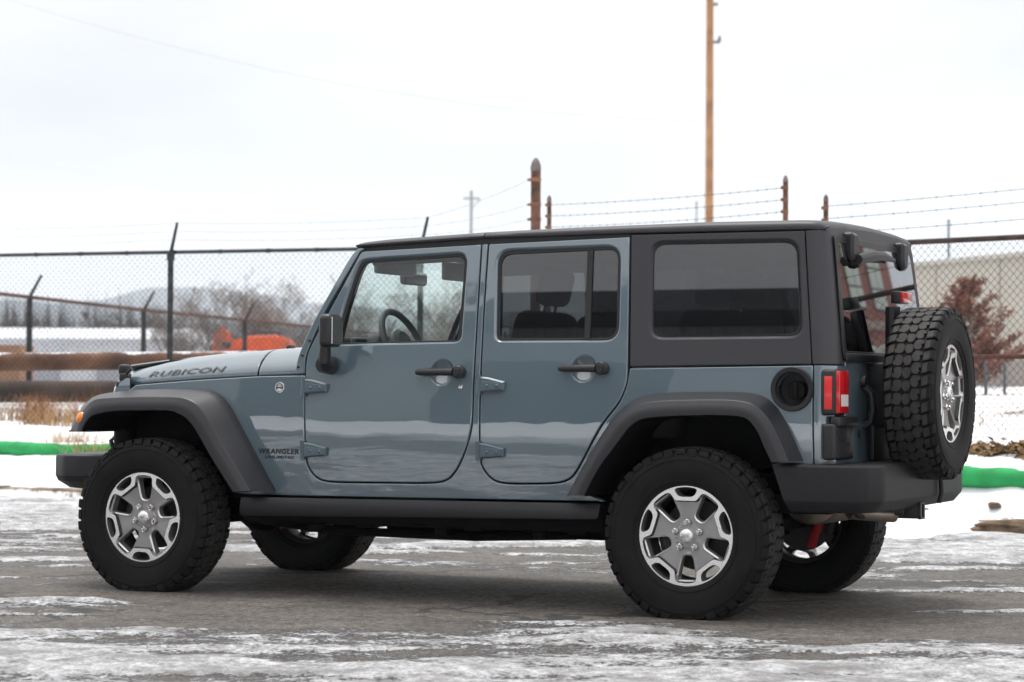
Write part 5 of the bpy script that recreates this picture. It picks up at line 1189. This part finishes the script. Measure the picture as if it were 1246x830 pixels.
q.lathe([(.0001, -.52), (.06, -.515), (.092, -.50), (.10, -.47), (.10, .26), (.09, .29), (.0001, .30)], Mx, 32); q.tube([(2.05, -.30, .47), (2.15, -.18, .455), (2.20, -.10, .45)], .034, 12); q.tube([(1.9, .3, .5), (1.3, .35, .47), (.4, .3, .42)], .03, 10)
q.build('muffler', M['steel'], car)
q = MB(); q.tube([(2.06, -.38, .52), (2.09, -.30, .455), (2.14, -.16, .440), (2.17, -.08, .46)], .014, 8); q.build('exhaust_hanger', M['black'], car)
# --- cabin
q = MB(); q.box(-.64, -.38, -.66, .66, .85, 1.255, .05, 3); q.box(-.66, -.45, -.64, .64, 1.2, 1.285, .03, 3); q.box(-.46, -.33, -.54, -.19, 1.15, 1.30, .05, 3); q.build('dashboard', M['cabin'], car)
q = MB()
for y in (-.60, -.12, .12, .60): q.lathe([(.040, 0), (.046, .012), (.050, .010), (.052, -.01)], place((-.375, y, 1.19), (1, 0, .2)), 20)
q.box(-.40, -.368, -.67, -.52, 1.10, 1.28, .03, 3); q.build('air_vents', M['cabinlt'], car)
sw = Matrix.Translation((-.265, -.36, 1.255)) @ frot((.90, 0, .43)); q = MB()
tor = [[sw @ Vector(((.178+.017*math.cos(b))*math.cos(a), (.178+.017*math.cos(b))*math.sin(a), .017*math.sin(b))) for b in np.linspace(0, 2*math.pi, 10, endpoint=False)] for a in np.linspace(0, 2*math.pi, 41)]
q.grid(tor, wrap=True); q.lathe([(.0001, .02), (.06, .018), (.08, 0), (.07, -.03)], sw, 20)
for a in (0, math.pi, -math.pi/2-.35, -math.pi/2+.35): q.tube([sw @ Vector((0, 0, -.005)), sw @ Vector((.17*math.cos(a), .17*math.sin(a), 0))], .016, 8)
q.tube([sw @ Vector((0, 0, -.02)), sw @ Vector((0, 0, -.3))], .035, 10); q.build('steering_wheel', M['cabinlt'], car)
q = MB(); q.box(-.425, -.385, -.125, .125, 1.565, 1.635, .022, 3); q.tube([(-.40, 0, 1.63), (-.37, 0, 1.70)], .012, 8); q.build('rear_view_mirror', M['black'], car)
q = MB()
for s_ in (-1, 1): q.box(-.33, -.30, s_*.36-.20, s_*.36+.20, 1.60, 1.705, .012)
q.build('sun_visor', M['cabinlt'], car)
def seat(x, y, w):
    q = MB(); q.box(x-.36, x+.16, y-w, y+w, .80, .96, .06, 3)
    R = Matrix.Translation((x+.12, y, .90)) @ Matrix.Rotation(math.radians(14), 4, 'Y')
    q.box(-.075, .075, -w, w, 0, .52, .06, 3, M=R); q.box(-.05, .05, -.13, .13, .55, .74, .05, 3, M=R)
    for dy in (-.06, .06): q.tube([R @ Vector((0, dy, .45)), R @ Vector((0, dy, .6))], .008, 6)
    return q
for y in (-.36, .36): seat(.30, y, .25).build('front_seat', M['seat'], car)
q = seat(1.15, 0, .60)
for y in (-.40, .40):
    R = Matrix.Translation((1.27, y, .90)) @ Matrix.Rotation(math.radians(14), 4, 'Y'); q.box(-.05, .05, -.13, .13, .53, .70, .05, 3, M=R)
q.build('rear_seat', M['seat'], car)
q = MB()
for s_ in (-1, 1):
    q.tube([(.36, s_*.66, 1.05), (.37, s_*.64, 1.55), (.40, s_*.60, 1.68), (1.2, s_*.60, 1.69), (1.75, s_*.60, 1.67), (1.92, s_*.62, 1.15)], .032, 10)
    q.tube([(.40, s_*.60, 1.68), (-.30, s_*.60, 1.66)], .028, 10)
q.tube([(.40, -.6, 1.68), (.40, .6, 1.68)], .03, 10); q.tube([(1.62, -.6, 1.68), (1.62, .6, 1.68)], .03, 10)
q.build('sport_bar', M['cabin'], car)
q = MB(); q.add([(.345, -.675, 1.60), (.345, -.63, 1.60), (.10, -.60, 1.10), (.10, -.66, 1.10)], [(0, 1, 2, 3)]); q.box(.10, .13, -.64, -.60, 1.08, 1.14, .01); q.build('seat_belt', M['cabin'], car)

# --- lettering and badge
def text_tris(s, bold=.010):
    c = bpy.data.curves.new('t', 'FONT'); c.body = s; c.resolution_u = 3; c.offset = bold; c.space_character = 1.12; o = bpy.data.objects.new('t', c); COL.objects.link(o)
    dg = bpy.context.evaluated_depsgraph_get(); me = bpy.data.meshes.new_from_object(o.evaluated_get(dg)); 
    V = np.array([v.co[:2] for v in me.vertices]); F = [tuple(p.vertices) for p in me.polygons]
    bpy.data.objects.remove(o); bpy.data.curves.remove(c); bpy.data.meshes.remove(me)
    V -= V.min(0); V /= V.max(0); return V, F
def lettering(name, s, fn, mt, par, stroke=.010):
    V, F = text_tris(s, stroke); P = [fn(a, b) for a, b in V]
    me = mesh(name, P, F, mt, smooth=False)
    b = bmesh.new(); b.from_mesh(me); bmesh.ops.recalc_face_normals(b, faces=b.faces[:]); b.to_mesh(me); b.free()
    o = link(name, me, par); return o
def on_hood(a, b):
    x = -1.668+a*.505; z0 = seam_z(x)+.026; h = hood_h(x)
    z = z0+b*.029; fr = (z-seam_z(x))/h; wd = -hw(x)
    d = interp([(0, .0), (.12, .001), (.22, .004), (.33, .012), (.48, .030), (.63, .055), (.76, .085), (.86, .12)], fr)
    return (x+b*.022, -(wd-d)-.005, z+.005)
lettering('bonnet_lettering', 'RUBICON', on_hood, M['decalgrey'], hd)
def on_side(x0, x1, z0, z1, sl=.25):
    def fn(a, b): x = x0+a*(x1-x0)+b*(z1-z0)*sl; z = z0+b*(z1-z0); return (x, ys(x, z)-.0015, z)
    return fn
lettering('fender_lettering', 'WRANGLER', on_side(-.866, -.612, .701, .727, .2), M['decal'], side, .032)
lettering('fender_lettering', 'UNLIMITED', on_side(-.822, -.642, .678, .693, .2), M['decal'], side, .028)
BM = place((-.731, ys(-.731, 1.03)-.001, 1.03), (0, -1, 0))
q = MB(); q.lathe([(.0001, .003), (.021, .003), (.022, .005), (.026, .005), (.028, 0)], BM, 32); bd = q.build('round_badge', M['chrome'], side)
q = MB(); q.lathe([(.0001, .0036), (.0205, .0034)], BM, 28); q.build('badge_disc', M['decalgrey'], bd)
q = MB()
def bp(pts, h=.0046): q.add([(-.731+x, ys(-.731, 1.03)-.001-h, 1.03+z) for x, z in pts], [tuple(range(len(pts)))])
bp([(-.017, -.010), (-.006, -.018), (.006, -.018), (.017, -.010), (.010, -.004), (.004, -.007), (-.002, -.001), (-.008, -.005)]); bp([(-.014, .004), (.014, .004), (.013, .009), (-.013, .009)]); bp([(-.010, .011), (.010, .011), (.007, .016), (-.007, .016)])
q.build('badge_emblem', M['chrome'], bd, smooth=False)

# --- wheels
TR = .3993; ZC = .372
def tyre_mesh(flat):
    m = MB(); half = [(.222, -.096), (.230, -.106), (.240, -.110), (.262, -.1165), (.30, -.1225), (.335, -.1215), (.356, -.117), (.372, -.110), (.381, -.100), (.3855, -.085), (.387, -.05), (.3875, 0)]
    prof = half+[(r, -y) for r, y in half[-2::-1]]
    n = 110; rows = []
    for k in range(n+1):
        a = 2*math.pi*k/n; rows.append([(r*math.cos(a), y, r*math.sin(a)) for r, y in prof])
    m.grid(rows)
    # moulded rings on the sidewalls
    for s_ in (-1, 1):
        for r0, y0 in ((.252, .1145), (.343, .1205)):
            m.grid([[((r0+dr)*math.cos(a), s_*(y0+dy), (r0+dr)*math.sin(a)) for dr, dy in ((-.004, -.003), (-.002, .0022), (.002, .0022), (.004, -.003))] for a in np.linspace(0, 2*math.pi, 90)], flip=s_ < 0)
    N = 42; p = 2*math.pi/N
    def pt(s, y, r): return (r*math.cos(s), y, r*math.sin(s))
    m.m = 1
    def block(poly, k, sgn, shift, r1=TR, r0=.384, bev=.0022):
        c = (sum(q[0] for q in poly)/len(poly), sum(q[1] for q in poly)/len(poly)); n_ = len(poly); V = []
        for (f_, rr) in ((1.06, r0), (1.0, r1-bev), (.95, r1)):
            for (a, y) in poly:
                aa = c[0]+(a-c[0])*f_; yy = c[1]+(y-c[1])*f_
                V.append(pt(((k+shift)+aa*sgn)*p, yy*sgn, rr))
        F = []
        for i in (0, 1):
            for j in range(n_): F.append((i*n_+j, i*n_+(j+1) % n_, (i+1)*n_+(j+1) % n_, (i+1)*n_+j))
        F.append(tuple(range(2*n_, 3*n_)))
        m.add(V, F)
    mid = [(.0, .027), (.34, .017), (.70, .024), (.90, .037), (.81, .064), (.50, .067), (.44, .054), (.17, .059), (-.05, .048)]
    cen = [(-.28, -.016), (.08, -.022), (.46, -.013), (.54, .006), (.22, .019), (-.18, .018), (-.34, .003)]
    for k in range(N):
        block(mid, k, 1, 0); block(mid, k, -1, .5); block(cen, k, 1, .35)
        for sg in (1, -1):
            sh = 0 if sg > 0 else .5; long_ = (k % 2 == 0)
            rl = .362 if long_ else .371; wd = .70 if long_ else .76; yo = .113 if long_ else .108
            sec = [(.384, .068), (TR-.003, .069), (TR-.0005, .073), (TR-.002, yo-.014), (TR-.006, yo-.003), (.386, yo+.001), (.377, yo+.003 if long_ else .112), (rl, .1175), (rl-.004, .1150), (.372, .100)]
            V = []; ns_ = len(sec)
            for e, (t, tb) in enumerate(((-.02, -.03), (.03, .02), (wd-.03, wd-.02), (wd+.02, wd+.03))):
                for (r, y) in sec:
                    skew = .16*(y-.09)/.03; rr = r if e in (1, 2) else r-.004*(r > .39)
                    V.append(pt((k+sh+(t+skew+.12)*sg)*p, y*sg, rr))
            F = []; G = []
            for e in range(3):
                for j in range(ns_): (G if j in (0, 1, 2) else F).append((e*ns_+j, e*ns_+(j+1) % ns_, (e+1)*ns_+(j+1) % ns_, (e+1)*ns_+j))
            F.append(tuple(range(ns_))); F.append(tuple(range(3*ns_, 4*ns_)))
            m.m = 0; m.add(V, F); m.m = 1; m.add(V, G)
    if flat:
        m.v = [(x, y*(1+.10*max(0, (-z-.25)/.12)**2), max(z, -ZC+.002)) for x, y, z in m.v]
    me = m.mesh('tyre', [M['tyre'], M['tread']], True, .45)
    b = bmesh.new(); b.from_mesh(me); bmesh.ops.recalc_face_normals(b, faces=b.faces[:]); b.to_mesh(me); b.free()
    return me
def poly_polar(pts, ang):
    """pts in (across, radial) -> plane rotated so that radial points to ang"""
    ca, sa = math.cos(ang), math.sin(ang); return [(r*ca+t*sa, r*sa-t*ca) for t, r in pts]
RR = .2345
def rim_mesh():
    A5 = [math.pi/2+2*math.pi*k/5 for k in range(5)]; P5 = [a+math.pi/5 for a in A5]
    win = [[(q[0]*RR, q[1]*RR, .02) for q in poly_polar([(-.098, .372), (.098, .372), (.192, .81), (.180, .848), (-.180, .848), (-.192, .81)], a)] for a in A5]
    winf = [fillet(wv, .0075, .010) for wv in win]
    pk = [fillet([(q[0]*RR, q[1]*RR, .02) for q in poly_polar([(-.158, .748), (.158, .748), (.252, .895), (.13, .930), (0, .940), (-.13, .930), (-.252, .895)], a)], .006, .010) for a in P5]
    B = []
    for k in range(5):       # bright band outline, counter-clockwise
        a = A5[k]; ap = P5[k]
        B += poly_polar([(.19*1, .895), (0, .905), (-.19, .895)][0:0] or [(.155, .893), (0, .905), (-.155, .893)], a)
        B += poly_polar([(.325, .815), (.212, .676), (-.212, .676), (-.325, .815)], ap)
    Bs = fillet([(x*RR, y*RR, .009) for x, y in ccw(B)], .009, .012); B2 = offset_loop(Bs, .0060)
    O = circle(0, 0, RR, 120); hub = circle(0, 0, .052, 40)
    wfr = [offset_loop(ccw(q), -.0062) for q in winf]
    ov, tris, ids = cdt([O], winf+pk, [Bs, B2, hub]+wfr, grid=.014)
    inB2 = inside_np(np.array(ov)*1.0, offset_loop(Bs, .0045))
    edge = set(i for q in ids[1:6] for i in q); fre = set(i for q in ids[-5:] for i in q)
    def depth(i, x, y):
        r = math.hypot(x, y)/RR
        if not inB2[i]: return 0.
        d = .009+.022*(1-r)**.8
        if r < .235: d -= .004
        if i in edge: d += .004
        elif i in fre: d -= .0015
        return d
    V = [(x, -.100+depth(i, x, y), y) for i, (x, y) in enumerate(ov)]
    inB = inside_np(np.array([[sum(ov[a][0] for a in t)/3, sum(ov[a][1] for a in t)/3] for t in tris]), offset_loop(Bs, .0002))
    F = [t for t in tris]; I = [1 if k else 0 for k in inB]
    ce = np.array([[sum(ov[a][0] for a in t)/3, sum(ov[a][1] for a in t)/3] for t in tris])
    gv = inB & ~inside_np(ce, offset_loop(Bs, .0053))
    for k in np.nonzero(gv)[0]: I[k] = 3
    for q in wfr:
        for k in np.nonzero(inside_np(ce, q))[0]: I[k] = 2
    for h, q, dd in zip([O]+winf+pk, ids[:11], [.02]+[.045]*10):
        base = len(V); n = len(q); c = np.array([V[a] for a in q])
        ctr = c.mean(0)
        for a in q:
            x, y, z = V[a]
            if h is O: V.append((x*1.012, y+.006, z*1.012))
            else: V.append((ctr[0]+(x-ctr[0])*.93, -.100+.055, ctr[2]+(z-ctr[2])*.93))
        for i in range(n):
            j = (i+1) % n; F.append((q[i], q[j], base+j, base+i)); I.append(0 if h is O else 1)
        if h is O:
            b2 = len(V)
            for a in q: x, y, z = V[a]; V.append((x*.985, y+.03, z*.985))
            for i in range(n):
                j = (i+1) % n; F.append((base+i, base+j, b2+j, b2+i)); I.append(0)
    me = mesh('rim', V, F, [M['rim'], M['rimdark'], M['rimedge'], M['groove']], idx=I)
    b = bmesh.new(); b.from_mesh(me); bmesh.ops.recalc_face_normals(b, faces=b.faces[:])
    for e in b.edges:
        if len(e.link_faces) == 2 and (e.calc_face_angle(0) > .35 or e.link_faces[0].material_index != e.link_faces[1].material_index): e.smooth = False
    b.to_mesh(me); b.free()
    # face outward (-y)
    return me
ME_T = tyre_mesh(True); ME_TS = tyre_mesh(False); ME_R = rim_mesh()
q = MB(); q.lathe([(.228, -.085), (.215, -.07), (.205, -.02), (.203, .07), (.226, .098), (.222, .098), (.20, .06)], frot((0, 1, 0)), 64)
q.lathe([(.0001, -.045), (.06, -.045), (.075, -.03), (.08, .03), (.160, .035), (.162, .045), (.0001, .047)], frot((0, 1, 0)), 40); q.tube([(-.13, .02, .07), (-.15, .02, 0), (-.13, .02, -.07)], .035, 8)
ME_B = q.mesh('wheel', M['barrel'], True, .5)
q = MB(); q.lathe([(.0001, .016), (.026, .014), (.033, .008), (.0345, 0), (.0345, -.02)], place((0, -.088, 0), (0, -1, 0)), 32); ME_C = q.mesh('centre_cap', M['rim'], True, .7)
q = MB(); q.lathe([(.0001, .016), (.006, .0155), (.0085, .011), (.0095, .009), (.0095, -.01)], place((0, -.084, 0), (0, -1, 0)), 6); q.lathe([(.0165, -.002), (.0145, .004), (.011, .001), (.0095, 0)], place((0, -.084, 0), (0, -1, 0)), 16); ME_N = q.mesh('lug_nut', M['chrome'], True, .5)
V_, F_ = text_tris('Jeep')
ME_L = mesh('cap_lettering', [((a-.5)*.036, -.1050, (b_-.5)*.017) for a, b_ in V_], F_, M['rimdark'], smooth=False)
def wheel(pos, rotz, spin, name='wheel', flat=True, tilt=0):
    wo_ = link(name, ME_B, car, pos, (0, 0, rotz))
    link('tyre', ME_T if flat else ME_TS, wo_)
    link('rim', ME_R, wo_, rot=(0, spin, 0)); cp = link('centre_cap', ME_C, wo_, rot=(0, spin, 0)); link('cap_lettering', ME_L, wo_, rot=(0, spin*0, 0))
    for k in range(5):
        a = math.pi/2+math.pi/5+2*math.pi*k/5-spin
        link('lug_nut', ME_N, wo_, loc=(.0615*math.cos(a), 0, .0615*math.sin(a)))
    return wo_
for x, sp in ((-1.473, 0.03), (1.473, math.pi/5)):
    wheel((x, -.786, ZC), 0, sp); wheel((x, .786, ZC), math.pi, sp+.4)
wheel((2.372, -.10, 1.018), math.pi/2, .12, 'spare_wheel', flat=False)
